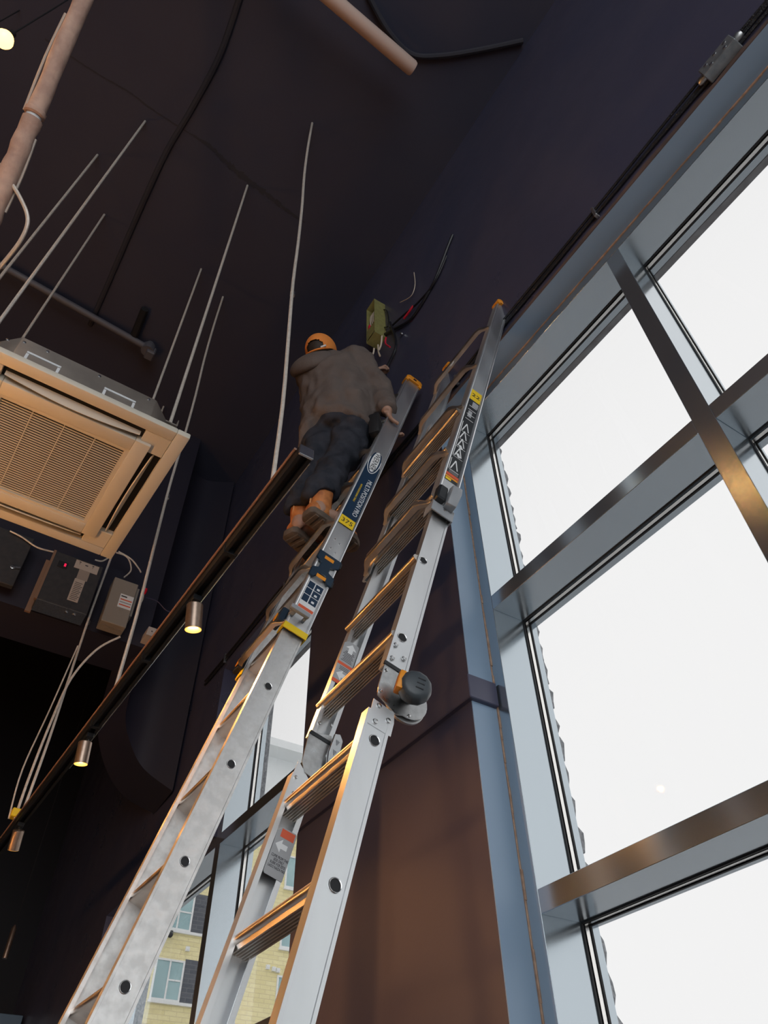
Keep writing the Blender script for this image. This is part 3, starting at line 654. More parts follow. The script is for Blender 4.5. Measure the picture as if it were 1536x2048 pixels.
for y in (0.222, 0.36, 0.50, 0.64, 0.778): abox(gr, 0.222, 0.778, y-0.002, y+0.002, -0.005, 0.012)
gr.build('grille_rib', M_ac, ac, smooth=0)
aring(0.205, 0.2225, -0.010, 0.02).build('grille_frame', M_ac, ac, smooth=0)
for side in range(4):
    def T(t, d, z):   # t along the slot, d inward from the panel edge
        return {0: A(d, t, z), 1: A(t, d, z), 2: A(1-d, t, z), 3: A(t, 1-d, z)}[side]
    MB().loft([[T(0.185, d, z) for d, z in ((0.06, 0.03), (0.135, 0.03), (0.135, 0.06), (0.06, 0.06))], [T(0.815, d, z) for d, z in ((0.06, 0.03), (0.135, 0.03), (0.135, 0.06), (0.06, 0.06))]]).build('outlet', M_slot, ac, smooth=0)
    rs = []
    for k in range(13):
        t = 0.20 + 0.60*k/12; b = math.sin(math.pi*k/12)
        d0, z0, d1, z1 = 0.094, 0.018, 0.096 + 0.006 + 0.012*b, -0.002 - 0.016*b
        rs.append([T(t, d0, z0), T(t, d1, z1), T(t, d1+0.005, z1+0.003), T(t, d0+0.006, z0+0.003)])
    MB().loft(rs).build('louvre', M_ac, ac, smooth=50)
# casing above the panel
c_ = 0.10; lo, hi = 0.085, 0.915
octo = [(lo+c_, lo), (hi-c_, lo), (hi, lo+c_), (hi, hi-c_), (hi-c_, hi), (lo+c_, hi), (lo, hi-c_), (lo, lo+c_)]
MB().loft([[A(x, y, z) for x, y in octo] for z in (0.036, 0.27)]).build('casing', M_acd, ac, bevel=0.004)
for y in (0.27, 0.62):
    fr_ = MB(); x = lo - 0.002
    for y0, y1, z0, z1 in ((y, y+0.15, 0.175, 0.187), (y, y+0.15, 0.075, 0.087), (y, y+0.012, 0.093, 0.170), (y+0.138, y+0.15, 0.093, 0.170)): abox(fr_, x-0.001, x+0.002, y0, y1, z0, z1)
    fr_.build('knockout_outline', M_lblwhite, ac, smooth=0)
for y, z in ((0.22, 0.245), (0.46, 0.245), (0.70, 0.245), (0.86, 0.20), (0.87, 0.10), (0.80, 0.235)): MB().lathe(A(lo, y, z), -au, [(0.008, 0), (0.008, 0.003), (0.001, 0.005)], 10).build('screw', M_rivet, ac)
M_rod = mat('threaded_rod', (0.82, 0.74, 0.66), 0.45, 0.3, var=(60, (0.70, 0.62, 0.54)))
for x, y in ((0.09, 0.09), (0.09, 0.93), (0.93, 0.09), (0.93, 0.93)):
    br = abox(MB(), x-0.035, x+0.035, y-0.03, y+0.03, 0.115, 0.123); abox(br, x-0.035, x+0.035, y-0.03, y-0.026, 0.123, 0.16)
    p = A(x, y, 0.10)
    hr = MB().tube([p, Vector((p.x, p.y, CZ))], 0.0085, 8).build('hanger_rod', M_rod, ac)
    br.build('bracket', M_acd, ac, smooth=0); MB().lathe(p, aw, [(0.017, 0), (0.017, 0.012)], 6).lathe(p, aw, [(0.017, 0.026), (0.017, 0.04)], 6).build('nut', M_steel, hr, smooth=0)

# ------------------------------------------------------------------ lighting track with its rods, and the spot heads on it
M_trk = mat('black_track', (0.010, 0.011, 0.013), 0.5, 0, 0.3)
M_cond = mat('copper_brown_conduit', (0.45, 0.27, 0.20), 0.45, 0.5)
TZ = 1.85
tA = at(612, 898, TZ); tB = at(395, 1178, TZ); tE = at(-60, 1765, TZ)
td = (at(40, 1640, TZ) - tA).normalized(); tE = tA + td*((tE - tA).dot(td))
ts = Vector((-td.y, td.x, 0)); ts = ts if ts.y < 0 else -ts
trk = root_empty('lighting_track', (tA + tE)/2, 'long black lighting track with a brown conduit on top, hung on rods', 'track')
def tp(t, s=0.0, z=0.0): return tA + td*t + ts*s + Vector((0, 0, z))
LT = (tE - tA).length
mb = MB(); pr_ = [(-0.024, 0.0), (-0.024, -0.042), (-0.012, -0.042), (-0.012, -0.02), (0.012, -0.02), (0.012, -0.042), (0.024, -0.042), (0.024, 0.0)]
mb.loft([[tp(t, x, z) for x, z in pr_] for t in (0, LT)]).build('channel', M_trk, trk, smooth=0)
MB().obox(tp(-0.004, 0, -0.021), td, ts, (0, 0, 1), (0.005, 0.026, 0.023)).build('end_cap', M_rivet, trk, bevel=0.002)
MB().tube([tp(0.02, 0.028, 0.003), tp(LT, 0.028, 0.003)], 0.0055, 8).build('conduit', M_cond, trk)
MB().tube([tp(0.02, -0.027, -0.036), tp(LT*0.55, -0.027, -0.036)], 0.0035, 6).build('wire', M_rivet, trk)
for t in (0.55, 1.35, 2.0): MB().obox(tp(t, 0, -0.0215), td, ts, (0, 0, 1), (0.012, 0.027, 0.023)).build('coupler', M_trk, trk, bevel=0.002)
for (px, py, cx, cy) in ((530, 985, 622, 248), (215, 1400, 444, 595), (36, 1640, 212, 1120)):
    p = at(px, py, TZ); t = (p - tA).dot(td); p = tp(t, 0, 0.0)
    c = at(cx, cy, CZ) if cx != 212 else Vector((p.x - 0.02, p.y, CZ))
    q = [p.lerp(c, k/8) + Vector((0.012*math.sin(k*0.9), 0.006*math.sin(k*1.7), 0)) for k in range(9)]
    r = MB().tube(smoothpath(q, 3), 0.0085, 8).build('hanger_rod', M_rod, trk)
    MB().lathe(p.lerp(c, 0.35), c - p, [(0.013, -0.015), (0.013, 0.015)], 8).build('coupling_nut', M_steel, r)
p = tp((at(36, 1640, TZ) - tA).dot(td))
MB().tube(smoothpath([p + Vector((0.01, -0.03, 0)), p + Vector((0, -0.03, 0.25)), p + Vector((0.02, -0.02, 0.6)), p + Vector((0.03, 0.01, 0.95)), p + Vector((0.10, 0.10, 1.18)), p + Vector((0.16, 0.22, 1.3))], 6), 0.008, 8).build('flex_conduit', M_rod, trk)
MB().tube(smoothpath([p + Vector((-0.01, -0.06, 0)), p + Vector((-0.02, -0.08, 0.3)), p + Vector((0.0, -0.05, 0.7)), p + Vector((0.05, -0.02, 1.2))], 6), 0.005, 8).build('flex_conduit', M_rod, trk)
MB().obox(p + Vector((0, -0.03, 0.03)), td, ts, (0, 0, 1), (0.03, 0.03, 0.025)).build('junction_cap', M_yellow, trk, bevel=0.004)
M_head = mat('brushed_bronze_head', (0.48, 0.36, 0.28), 0.38, 0.9, var=(30, (0.38, 0.28, 0.22)))
M_lens = mat('lit_lens', (1, 0.8, 0.5), 0.4, emit=((1.0, 0.62, 0.25), 14.0))
M_lensring = mat('lit_ring', (0.9, 0.6, 0.2), 0.4, emit=((1.0, 0.50, 0.08), 1.6))
def spot(pt, ptop, ptopz, pbot, pbotz, r, label):
    top = at(*ptop, ptopz); bot = at(*pbot, pbotz); d = (bot - top).normalized(); bot = top + d*0.105
    t = (at(*pt, TZ) - tA).dot(td); base = tp(t, 0, -0.043)
    h = root_empty('track_spotlight', base, label, 'spotlight', 'spotlights on the black track')
    MB().obox(base + Vector((0, 0, -0.012)), td, ts, (0, 0, 1), (0.030, 0.018, 0.012)).build('adapter', M_trk, h, bevel=0.003)
    MB().tube([base + Vector((0, 0, -0.02)), top + d*0.004], 0.007, 8).build('stem', M_steel, h)
    hd = MB().lathe(top, d, [(0.004, 0), (r*0.9, 0.0), (r, 0.004), (r, 0.105), (r*0.86, 0.105), (r*0.80, 0.088), (0.004, 0.088)], 24, caps=False).build('lamp_body', M_head, h)
    MB().lathe(top, d, [(r*0.985, 0.1055), (r*0.88, 0.1060), (r*0.80, 0.0975)], 24, caps=False).build('rim', M_lensring, hd)
    MB().lathe(top + d*0.0895, d, [(r*0.74, 0), (r*0.7, 0.002), (0.001, 0.0045)], 20).build('lens', M_lens, hd)
    l = lamp('SPOT', 'spot_light', bot + d*0.01, h, 48, (1.0, 0.42, 0.11), 0.014, spot_size=2.5, spot_blend=0.7)
    l.rotation_euler = d.to_track_quat('-Z', 'Y').to_euler()
spot((395, 1180), (390, 1209), 1.760, (386, 1262), 1.652, 0.031, 'nearest bronze spotlight, on the track in front of the dark wall')
spot((187, 1455), (171, 1484), 1.760, (161, 1530), 1.652, 0.031, 'middle bronze spotlight on the track, left of the curved bulkhead')
spot((44, 1632), (38, 1660), 1.760, (24, 1708), 1.652, 0.031, 'farthest bronze spotlight, at the left edge of the photo')

# ------------------------------------------------------------------ things on the bulkhead
M_boxd = mat('black_enamel_box', (0.045, 0.045, 0.05), 0.4, 0.1, var=(25, (0.06, 0.058, 0.06)))
M_boxg = mat('grey_enamel_box', (0.30, 0.26, 0.22), 0.5)
M_paper = mat('printed_paper', (0.50, 0.42, 0.36), 0.7)
BF = BX + 0.004
def plateX(x, pts, th): return MB().prism([on(px, py, 0, x) for px, py in pts], (th, 0, 0))
def frontbox(front, xf): # box on the bulkhead, its front face traced on plane xf
    P_ = [on(px, py, 0, xf) for px, py in front]
    y0 = (P_[0].y + P_[3].y)/2; y1 = (P_[1].y + P_[2].y)/2; z1 = (P_[0].z + P_[1].z)/2; z0 = (P_[2].z + P_[3].z)/2
    return y0, y1, z0, z1
xf = BX + 0.16
y0, y1, z0, z1 = frontbox([(116, 1096), (206, 1141), (172, 1232), (72, 1192)], xf)
cb = root_empty('control_box', (BX, (y0+y1)/2, z0), 'black metal control box with paper labels and a red pilot light', 'control box')
MB().box((BF, y0, z0), (xf, y1, z1)).build('casing', M_boxd, cb, bevel=0.004)
MB().box((BF, y0-0.035, z0-0.03), (BF+0.02, y0+0.004, z1)).box((xf-0.02, y0-0.012, z0-0.005), (xf+0.006, y0+0.006, z1)).build('mounting_flange', mat('rusty_flange', (0.34, 0.20, 0.13), 0.5, 0.5), cb, smooth=0)
MB().box((BF+0.006, y0+0.006, z0-0.003), (xf-0.002, y1-0.004, z0-0.0005)).build('bottom_plate', M_steel, cb, smooth=0)
dy, dz = y1-y0, z1-z0
lb = MB().box((xf, y0+dy*0.44, z0+dz*0.80), (xf+0.002, y0+dy*0.92, z0+dz*0.97)).build('label', M_paper, cb, smooth=0)
MB().box((xf, y0+dy*0.56, z0+dz*0.60), (xf+0.001, y0+dy*0.78, z0+dz*0.80)).build('label', mat('brown_paper', (0.34, 0.28, 0.24), 0.7), cb, smooth=0)
l2 = MB().box((xf, y0+dy*0.54, z0+dz*0.15), (xf+0.002, y0+dy*0.75, z0+dz*0.60)).build('label', M_paper, cb, smooth=0)
for i in range(11): MB().box((xf+0.002, y0+dy*0.57, z0+dz*(0.18+0.034*i)), (xf+0.0024, y0+dy*(0.70+0.02*(i % 3)), z0+dz*(0.19+0.034*i))).build('print_line', M_lblblack, l2, smooth=0)
for y in (0.53, 0.80): MB().box((xf+0.002, y0+dy*(y-0.004), z0+dz*0.89), (xf+0.0024, y0+dy*(y+0.004), z0+dz*0.95)).box((xf+0.002, y0+dy*(y-0.02), z0+dz*0.935), (xf+0.0024, y0+dy*(y+0.02), z0+dz*0.95)).build('print_mark', M_lblblack, lb, smooth=0)
MB().box((xf+0.002, y0+dy*0.64, z0+dz*0.90), (xf+0.0024, y0+dy*0.70, z0+dz*0.92)).build('print_mark', M_lblblack, lb, smooth=0)
pl = MB().box((xf, y0+dy*0.13, z0+dz*0.70), (xf+0.006, y0+dy*0.32, z0+dz*0.83)).build('switch', M_gasket, cb, bevel=0.002)
MB().box((xf+0.006, y0+dy*0.25, z0+dz*0.74), (xf+0.009, y0+dy*0.29, z0+dz*0.80)).build('pilot_light', mat('red_pilot', (0.6, 0.02, 0.05), 0.4, emit=((1, 0.02, 0.1), 0.7)), pl, smooth=0)
for y in (0.62, 0.78): MB().lathe((xf-0.05, y0+dy*y, z0-0.003), (0, 0, -1), [(0.012, 0), (0.012, 0.004), (0.001, 0.008)], 10).build('screw', M_rivet, cb)
xg = BX + 0.13
y0, y1, z0, z1 = frontbox([(233, 1152), (281, 1173), (247, 1256), (201, 1237)], xg)
gb = root_empty('breaker_box', (BX, (y0+y1)/2, z0), 'small grey metal breaker box with a white label, right of the black box', 'electrical box')
MB().box((BF, y0, z0), (xg, y1, z1)).build('casing', M_boxg, gb, bevel=0.004)
dy, dz = y1-y0, z1-z0
lb = MB().box((xg, y0+dy*0.42, z0+dz*0.38), (xg+0.002, y0+dy*0.97, z0+dz*0.68)).build('label', M_lblwhite, gb, smooth=0)
for i, (c, mm) in enumerate(((0.63, M_lblblack), (0.56, M_lblred), (0.50, M_lblgrey), (0.44, M_lblred))): MB().box((xg+0.002, y0+dy*0.46, z0+dz*(c-0.012)), (xg+0.0024, y0+dy*(0.93 if i else 0.7), z0+dz*(c+0.014))).build('print_line', mm, lb, smooth=0)
MB().box((xg, y0+dy*0.56, z0+dz*0.30), (xg+0.006, y0+dy*0.66, z0+dz*0.36)).build('hasp', M_boxg, gb, bevel=0.002)
MB().box((BF, y1, z0+dz*0.3), (xg-0.02, y1+0.02, z0+dz*0.95)).build('door_edge', M_boxg, gb, bevel=0.002)
for y in (0.25, 0.55, 0.82): MB().lathe((BX+0.06, y0+dy*y, z0), (0, 0, -1), [(0.028, 0), (0.028, 0.002), (0.022, 0.002), (0.022, 0.0005)], 16).build('knockout', M_boxg, gb)
p = on(290, 1182, 0, BX+0.1)
rw = root_empty('wire_connector', p, 'red twist connector on a loose wire beside the breaker box', 'connector')
MB().lathe(p + Vector((0, 0, 0.0)), (0.2, 0.25, 1), [(0.011, -0.03), (0.018, -0.02), (0.016, 0.01), (0.007, 0.026)], 10).build('cap', mat('red_plastic', (0.75, 0.01, 0.03), 0.4), rw)
q = on(275, 1215, 0, BX+0.03); e_ = on(395, 1225, 0, BX+0.05)
MB().tube(smoothpath([p + Vector((0, -0.005, -0.03)), p.lerp(q, 0.5) + Vector((0, 0.01, 0)), q], 5), 0.006, 6).build('wire', M_rod, rw)
MB().tube(smoothpath([on(292, 1195, 0, BX+0.02), on(315, 1203, 0, BX+0.02), on(335, 1222, 0, BX+0.02), on(365, 1224, 0, BX+0.02)], 5), 0.004, 6).build('wire', mat('violet_wire', (0.06, 0.05, 0.10), 0.5), rw)
P_ = [on(px, py, 0, BX+0.02) for px, py in ((298, 1252), (316, 1258), (309, 1274), (292, 1268))]
sp_ = root_empty('cover_plate', P_[3], 'small white blank cover plate on the bulkhead beside the track', 'plate')
MB().prism(P_, (-0.40, 0, 0)).build('plate', mat('ivory_plate', (0.55, 0.47, 0.42), 0.5), sp_, bevel=0.003); MB().lathe(sum(P_, Vector())/4 + Vector((0.0, 0, 0)), (1, 0, 0), [(0.006, 0), (0.006, 0.002), (0.001, 0.003)], 8).build('screw', M_rivet, sp_)
y0, y1, z0, z1 = frontbox([(-60, 1025), (62, 1082), (30, 1178), (-95, 1128)], BX+0.05)
dp = root_empty('access_panel', (BX, (y0+y1)/2, z0), 'black access panel with a chrome latch, left of the control box', 'panel')
MB().box((BF, y0, z0), (BX+0.05, y1, z1)).build('door', M_boxd, dp, bevel=0.004)
p = on(25, 1135, 0, BX+0.05); MB().lathe(p, (1, 0, 0), [(0.018, 0), (0.018, 0.012), (0.006, 0.016)], 12).obox(p + Vector((0.012, 0.02, 0)), (0, 1, 0.3), (1, 0, 0), (0, 0, 1), (0.03, 0.005, 0.007)).build('latch', M_rivet, dp)
cb_w = MB()
for pts in (((20, 1062), (45, 1075), (75, 1095), (112, 1105)), ((232, 1105), (255, 1115), (262, 1140), (248, 1155)), ((237, 1103), (262, 1118), (276, 1135), (282, 1145)), ((190, 1120), (205, 1122), (222, 1112))):
    cb_w = MB().tube(smoothpath([on(px, py, 0, BX+0.07) for px, py in pts], 5), 0.0065, 6); o = cb_w.build('flex_cable', M_rod, base=on(*pts[0], 0, BX+0.07))
    tag(o, {20: 'thin cable looping from the access panel to the black control box', 232: 'short curled cable dropping into the top of the breaker box', 237: 'cable running from behind the cassette to the track hanger rod', 190: 'short pale cable end above the black control box'}[pts[0][0]], 'cable', 'cables above the bulkhead boxes')
# extra rod, insulated pipe, flexible hose
p = at(195, 310, CZ)
o = MB().tube([p, Vector((p.x, p.y, 3.2))], 0.009, 8).build('hanger_rod', M_rod, base=(p.x, p.y, 3.2)); tag(o, 'pale threaded rod slanting alone at far left, under the insulated pipe', 'rod')
M_ins = mat('pink_brown_pipe_wrap', (0.62, 0.42, 0.33), 0.75, var=(14, (0.45, 0.29, 0.23), 0.15), bump=(30, 0.4))
pA, pB = at(185, -45, 4.5), at(-25, 450, 3.45)
pp = root_empty('insulated_pipe', pB, 'insulated refrigerant pipe in pinkish wrap at top left', 'pipe')
pd = (pB - pA).normalized(); k = (at(62, 230, 3.9) - pA).dot(pd)
def wob(a, b, r):
    n = 28; return MB().tube([pA + pd*(a + (b-a)*i/n) + Vector((0.002*math.sin(i*2.1), 0.002*math.sin(i*1.3+a), 0)) for i in range(n+1)], [r*(1+0.05*math.sin(i*1.7+a)) for i in range(n+1)], 14)
wob(-1.9, k-0.025, 0.043).build('wrap', M_ins, pp); wob(k+0.02, (pB-pA).length+0.42, 0.046).build('wrap', M_ins, pp)
MB().tube([pA + pd*(k-0.06), pA + pd*(k+0.06)], 0.036, 14).build('pipe', M_lblwhite, pp)
MB().tube([pA + pd*(k-0.035), pA + pd*(k-0.028), pA + pd*(k-0.008), pA + pd*(k-0.0)], [0.044, 0.05, 0.05, 0.043], 14).build('collar', M_ins, pp)
MB().tube(smoothpath([pA + pd*0.25 + ts*0.045, pA + pd*0.5 + ts*0.052, pA + pd*0.8 + ts*0.046], 5), 0.007, 6).build('seam_tape', M_paper, pp)
MB().tube(smoothpath([pA + pd*(k+0.1) - ts*0.045, pA + pd*(k+0.3) - ts*0.052, pA + pd*(k+0.5) - ts*0.046], 5), 0.007, 6).build('seam_tape', M_paper, pp)
o = MB().tube(smoothpath([at(-5, 325, 3.7), at(22, 365, 3.62), at(40, 395, 3.56), at(54, 428, 3.5), at(53, 455, 3.45), at(35, 490, 3.4), at(-5, 540, 3.35)], 7), 0.0095, 8).build('flex_conduit', M_rod); tag(o, 'bent flexible conduit curling out from under the insulated pipe', 'conduit')
# ceiling services
M_ccab = mat('dull_black_cable', (0.030, 0.029, 0.040), 0.8)
o = MB().tube(smoothpath([at(482, -12, CZ-0.012), at(440, 110, CZ-0.02), at(385, 215, CZ-0.015), at(335, 300, CZ-0.012), at(295, 385, CZ-0.02), at(258, 470, CZ-0.012), at(215, 570, CZ-0.015), at(180, 650, CZ-0.015)], 6), 0.022, 8).build('ceiling_cable', M_ccab); tag(o, 'thick black cable running along the ceiling towards the far end', 'cable')
o = MB().tube(smoothpath([at(735, -12, CZ-0.012), at(775, 60, CZ-0.03), at(822, 108, CZ-0.02), at(880, 112, CZ-0.02), at(960, 100, CZ-0.02), at(1046, 82, CZ-0.02)], 6), 0.020, 8).build('ceiling_cable', M_ccab); tag(o, 'black ceiling cable bending behind the white tube to the window wall', 'cable')
M_tube = mat('white_tube', (0.70, 0.52, 0.44), 0.4, 0, 0.5)
tb = root_empty('ceiling_tube', at(740, 68, 5.68), 'smooth pale tube hanging under the ceiling at top centre', 'tube')
a_, b_ = at(640, -22, 5.7), at(825, 137, 5.7); a_ = a_ + (a_-b_).normalized()*2.2
dd = (b_-a_).normalized(); MB().tube([a_, b_ - dd*0.006, b_], [0.052, 0.052, 0.048], 20).build('tube', M_tube, tb)
MB().lathe(b_, dd, [(0.049, 0), (0.046, 0.008), (0.001, 0.010)], 20).build('end_cap', M_tube, tb)
MB().tube([b_ - dd*0.12 + Vector((0, 0, 0.04)), Vector((b_.x - dd.x*0.12, b_.y - dd.y*0.12, CZ))], 0.006, 6).tube([a_ + dd*0.1 + Vector((0, 0, 0.04)), Vector((a_.x + dd.x*0.1, a_.y + dd.y*0.1, CZ))], 0.006, 6).build('hanger', M_gasket, tb)
M_gpipe = mat('grey_pipe', (0.10, 0.095, 0.11), 0.6)
gp = root_empty('ceiling_pipe', at(150, 610, 5.9), 'grey pipe crossing the far ceiling behind the air conditioner', 'pipe')
a_, b_ = at(-40, 508, 5.9), at(297, 697, 5.9)
MB().tube([a_, b_], 0.032, 12).build('pipe', M_gpipe, gp); MB().lathe(b_, (0, 0, 1), [(0.06, -0.05), (0.06, 0.03), (0.03, 0.09)], 10).build('elbow', M_gpipe, gp)
MB().obox(b_ + Vector((-0.02, 0.03, -0.03)), (1, 0, 0), (0, 1, 0), (0, 0, 1), (0.05, 0.04, 0.05)).build('clamp', M_gpipe, gp, bevel=0.01)
p0, p1 = at(290, 618, CZ-0.06), at(268, 672, CZ-0.06); o = MB().tube([p0, p1], 0.035, 10).build('pipe_stub', M_gasket); tag(o, 'short black pipe stub fixed to the far ceiling', 'pipe')
# bare bulb pendant
def pendant(p, label, energy, r=0.045, vis=True):
    b = root_empty('pendant_bulb', p, label, 'lamp', 'bare warm bulbs on cords')
    MB().tube([Vector((p.x, p.y, p.z+0.12)), Vector((p.x, p.y, CZ))], 0.004, 6).build('cord', M_gasket, b)
    MB().lathe((p.x, p.y, p.z+0.05), (0, 0, 1), [(0.016, 0), (0.018, 0.02), (0.018, 0.07), (0.006, 0.085)], 14).build('socket', M_blackp, b)
    MB().lathe(p, (0, 0, 1), [(0.002, -r), (r*0.55, -r*0.85), (r*0.92, -r*0.4), (r, 0), (r*0.85, r*0.55), (r*0.5, r*1.0), (0.015, r*1.25)], 20).build('bulb', mat('glowing_bulb', (1, 0.7, 0.3), 0.3, emit=((1.0, 0.55, 0.16), 4.0)), b)
    lamp('POINT', 'bulb_light', p, b, energy, (1.0, 0.47, 0.15), r*1.02)
pendant(on(8, 78, 2, 4.2), 'glowing bare bulb at the top left corner', 45)
for i, (x, y, z, e) in enumerate(((-2.1, -1.5, 1.1, 640), (-3.2, -1.5, 1.1, 760), (-4.4, -1.6, 1.1, 560))):
    pendant(Vector((x, y, z)), ('glowing bare bulb hung low beside the ladders', 'glowing bare bulb hung low beneath the air conditioner', 'glowing bare bulb hung low over the far part of the room')[i], e)
# far pendant tube; lower-left stand-in board with blue daylight in its colour
p = on(24, 1857, 0, -7.6); q = on(9, 1917, 0, -7.6)
tl = root_empty('tube_pendant', q, 'slim copper tube pendant far back at the lower left', 'lamp')
MB().lathe(q, (0, 0, 1), [(0.022, 0), (0.022, (p-q).length), (0.008, (p-q).length+0.03)], 14).build('shade', M_head, tl)
MB().tube([(q.x, q.y, p.z), (q.x, q.y, CZ)], 0.004, 6).build('cord', M_gasket, tl)
a_ = on(0, 2026, 0, -8.6); b_ = on(112, 2050, 0, -8.6)
o = MB().box((-9.0, a_.y-2.5, a_.z-0.9), (-8.6, W-0.02, a_.z)).build('daylit_board', mat('daylight_blue', (0.10, 0.18, 0.28), 0.4), bevel=0.004); tag(o, 'daylight-tinted stand-in cabinet top just showing at the lower left corner', 'board')

# ------------------------------------------------------------------ wiring on the window wall
M_cab = mat('black_armoured_cable', (0.03, 0.03, 0.035), 0.35, 0.4, bump=(180, 0.5))
cab = root_empty('cable_run', (-1.9, W-0.02, 3.28), 'bundle of black armoured cables clipped along the wall above the windows', 'cable')
for j, (dz, r, ph) in enumerate(((0.0, 0.0085, 0), (0.022, 0.007, 1.5), (-0.02, 0.0075, 3.0))):
    pts = [(x, W - 0.012 - 0.004*(j % 2), 3.285 + dz + 0.010*math.sin(x*1.7+ph) + 0.006*math.sin(x*5+ph)) for x in [1.6 - 0.2*i for i in range(34)]]
    MB().tube(smoothpath(pts, 2), r, 8).build('cable', M_cab, cab)
for x in (0.9, -0.55, -1.6, -2.6, -3.6, -4.6): MB().box((x-0.008, W-0.026, 3.25), (x+0.008, W-0.001, 3.33)).build('clip', M_steel, cab, bevel=0.002)
p = on(1440, 118, 1, W-0.03)
jb = root_empty('junction_box', p, 'grey steel junction box on the cable run at the upper right corner', 'electrical box')
MB().box((p.x-0.075, W-0.055, p.z-0.035), (p.x+0.075, W-0.002, p.z+0.035)).build('casing', mat('dull_grey_steel', (0.22, 0.24, 0.26), 0.45, 0.6, var=(30, (0.3, 0.32, 0.34))), jb, bevel=0.003)
for dx, dz in ((-0.045, 0.015), (0.0, 0.018), (0.045, 0.015), (-0.03, -0.018), (0.035, -0.016)): MB().lathe((p.x+dx, W-0.055, p.z+dz), (0, -1, 0), [(0.008, 0), (0.008, 0.0015), (0.001, 0.003)], 10).build('knockout', M_rivet, jb)
for sx in (-1, 1): MB().lathe((p.x+sx*0.075, W-0.03, p.z), (sx, 0, 0), [(0.018, 0), (0.018, 0.02), (0.012, 0.03)], 12).build('connector', M_steel, jb)
MB().obox((p.x-0.03, W-0.004, p.z+0.045), (1, 0, 0), (0, 1, 0), (0, 0, 1), (0.02, 0.003, 0.02)).build('ear', M_steel, jb, smooth=0)
# wires hanging down the wall by the worker, and the open green box
M_green = mat('olive_enamel', (0.30, 0.28, 0.10), 0.5, var=(30, (0.24, 0.22, 0.08)))
ob = on(752, 665, 1, W-0.05)
gx = root_empty('open_wiring_box', ob, 'open olive-green wiring box with loose wires on the wall above the worker', 'electrical box')
X0, X1, Z0, Z1 = ob.x-0.055, ob.x+0.06, 4.70, 5.20
mb = MB().box((X0, W-0.006, Z0), (X1, W-0.001, Z1)); mb.box((X0, W-0.10, Z0), (X0+0.004, W-0.006, Z1)).box((X1-0.004, W-0.10, Z0), (X1, W-0.006, Z1)).box((X0+0.004, W-0.10, Z0), (X1-0.004, W-0.006, Z0+0.004)).box((X0+0.004, W-0.10, Z1-0.004), (X1-0.004, W-0.006, Z1))
mb.build('casing', M_green, gx, smooth=0)
MB().box((X0+0.004, W-0.10, Z0+0.03), (X1-0.004, W-0.096, Z0+0.16)).build('ballast_cover', M_green, gx, bevel=0.002)
M_wwh = mat('white_wire', (0.72, 0.62, 0.50), 0.5); M_wred = mat('red_wire', (0.65, 0.02, 0.05), 0.5); M_wbk = mat('black_wire', (0.015, 0.015, 0.02), 0.4)
for i in range(4): MB().tube(smoothpath([(X0+0.02+0.02*i, W-0.04, Z0+0.15), (X0+0.03+0.02*i, W-0.08, Z0+0.25), (X0+0.02+0.025*i, W-0.07, Z1-0.1), (X0+0.045+0.02*i, W-0.03, Z1-0.03)], 5), 0.005, 6).build('wire', M_wwh, gx)
MB().lathe((X0+0.03, W-0.09, Z0+0.20), (0, 0, 1), [(0.010, -0.04), (0.012, 0.0), (0.006, 0.03)], 8).build('wire_nut', M_wred, gx)
for i, (pts, mm) in enumerate(((((756, 690), (757, 703), (760, 712)), M_wwh), (((764, 672), (762, 690), (758, 700)), M_wwh), (((772, 675), (771, 687), (780, 694)), M_wred), (((748, 697), (746, 708), (737, 716)), M_wwh))):
    MB().tube(smoothpath([on(px, py, 1, W-0.04-0.01*i) for px, py in pts], 5), 0.0065, 6).build('wire', mm, gx)
for i, (pts, r, mm, lab) in enumerate(((((905, 470), (893, 500), (880, 535), (865, 570), (842, 610), (820, 640), (795, 655), (770, 668)), 0.010, M_wbk, 'thick black wire sweeping down the wall to the olive box'),
        (((893, 512), (868, 566), (835, 606), (805, 632), (780, 655)), 0.007, M_wbk, 'thin black wire beside the thick one above the olive box'),
        (((826, 612), (818, 624), (808, 637)), 0.008, M_wred, 'short red wire end standing off the wall bundle'),
        (((757, 622), (772, 620), (777, 635), (776, 652), (768, 655)), 0.005, M_wbk, 'small wire loop at the top corner of the olive box'),
        (((828, 545), (830, 570), (822, 592), (800, 605)), 0.003, M_wwh, 'hair-thin pale wire dangling on the wall above the worker'),
        (((780, 645), (792, 690), (772, 740), (764, 790), (758, 815)), 0.010, M_wbk, 'black cord hanging from the olive box down past the worker'))):
    w_ = MB().tube(smoothpath([on(px, py, 1, W-0.014-0.006*(i % 3)) for px, py in pts], 6), r, 7).build('loose_wire', mm); tag(w_, lab, 'wire', 'loose wires on the upper wall')
p = on(804, 668, 1, W-0.01); o = MB().lathe(p, (0, -1, 0), [(0.012, 0), (0.012, 0.01), (0.004, 0.014)], 10).build('screw_anchor', M_rivet); tag(o, 'lone bright screw head in the wall right of the olive box', 'screw')

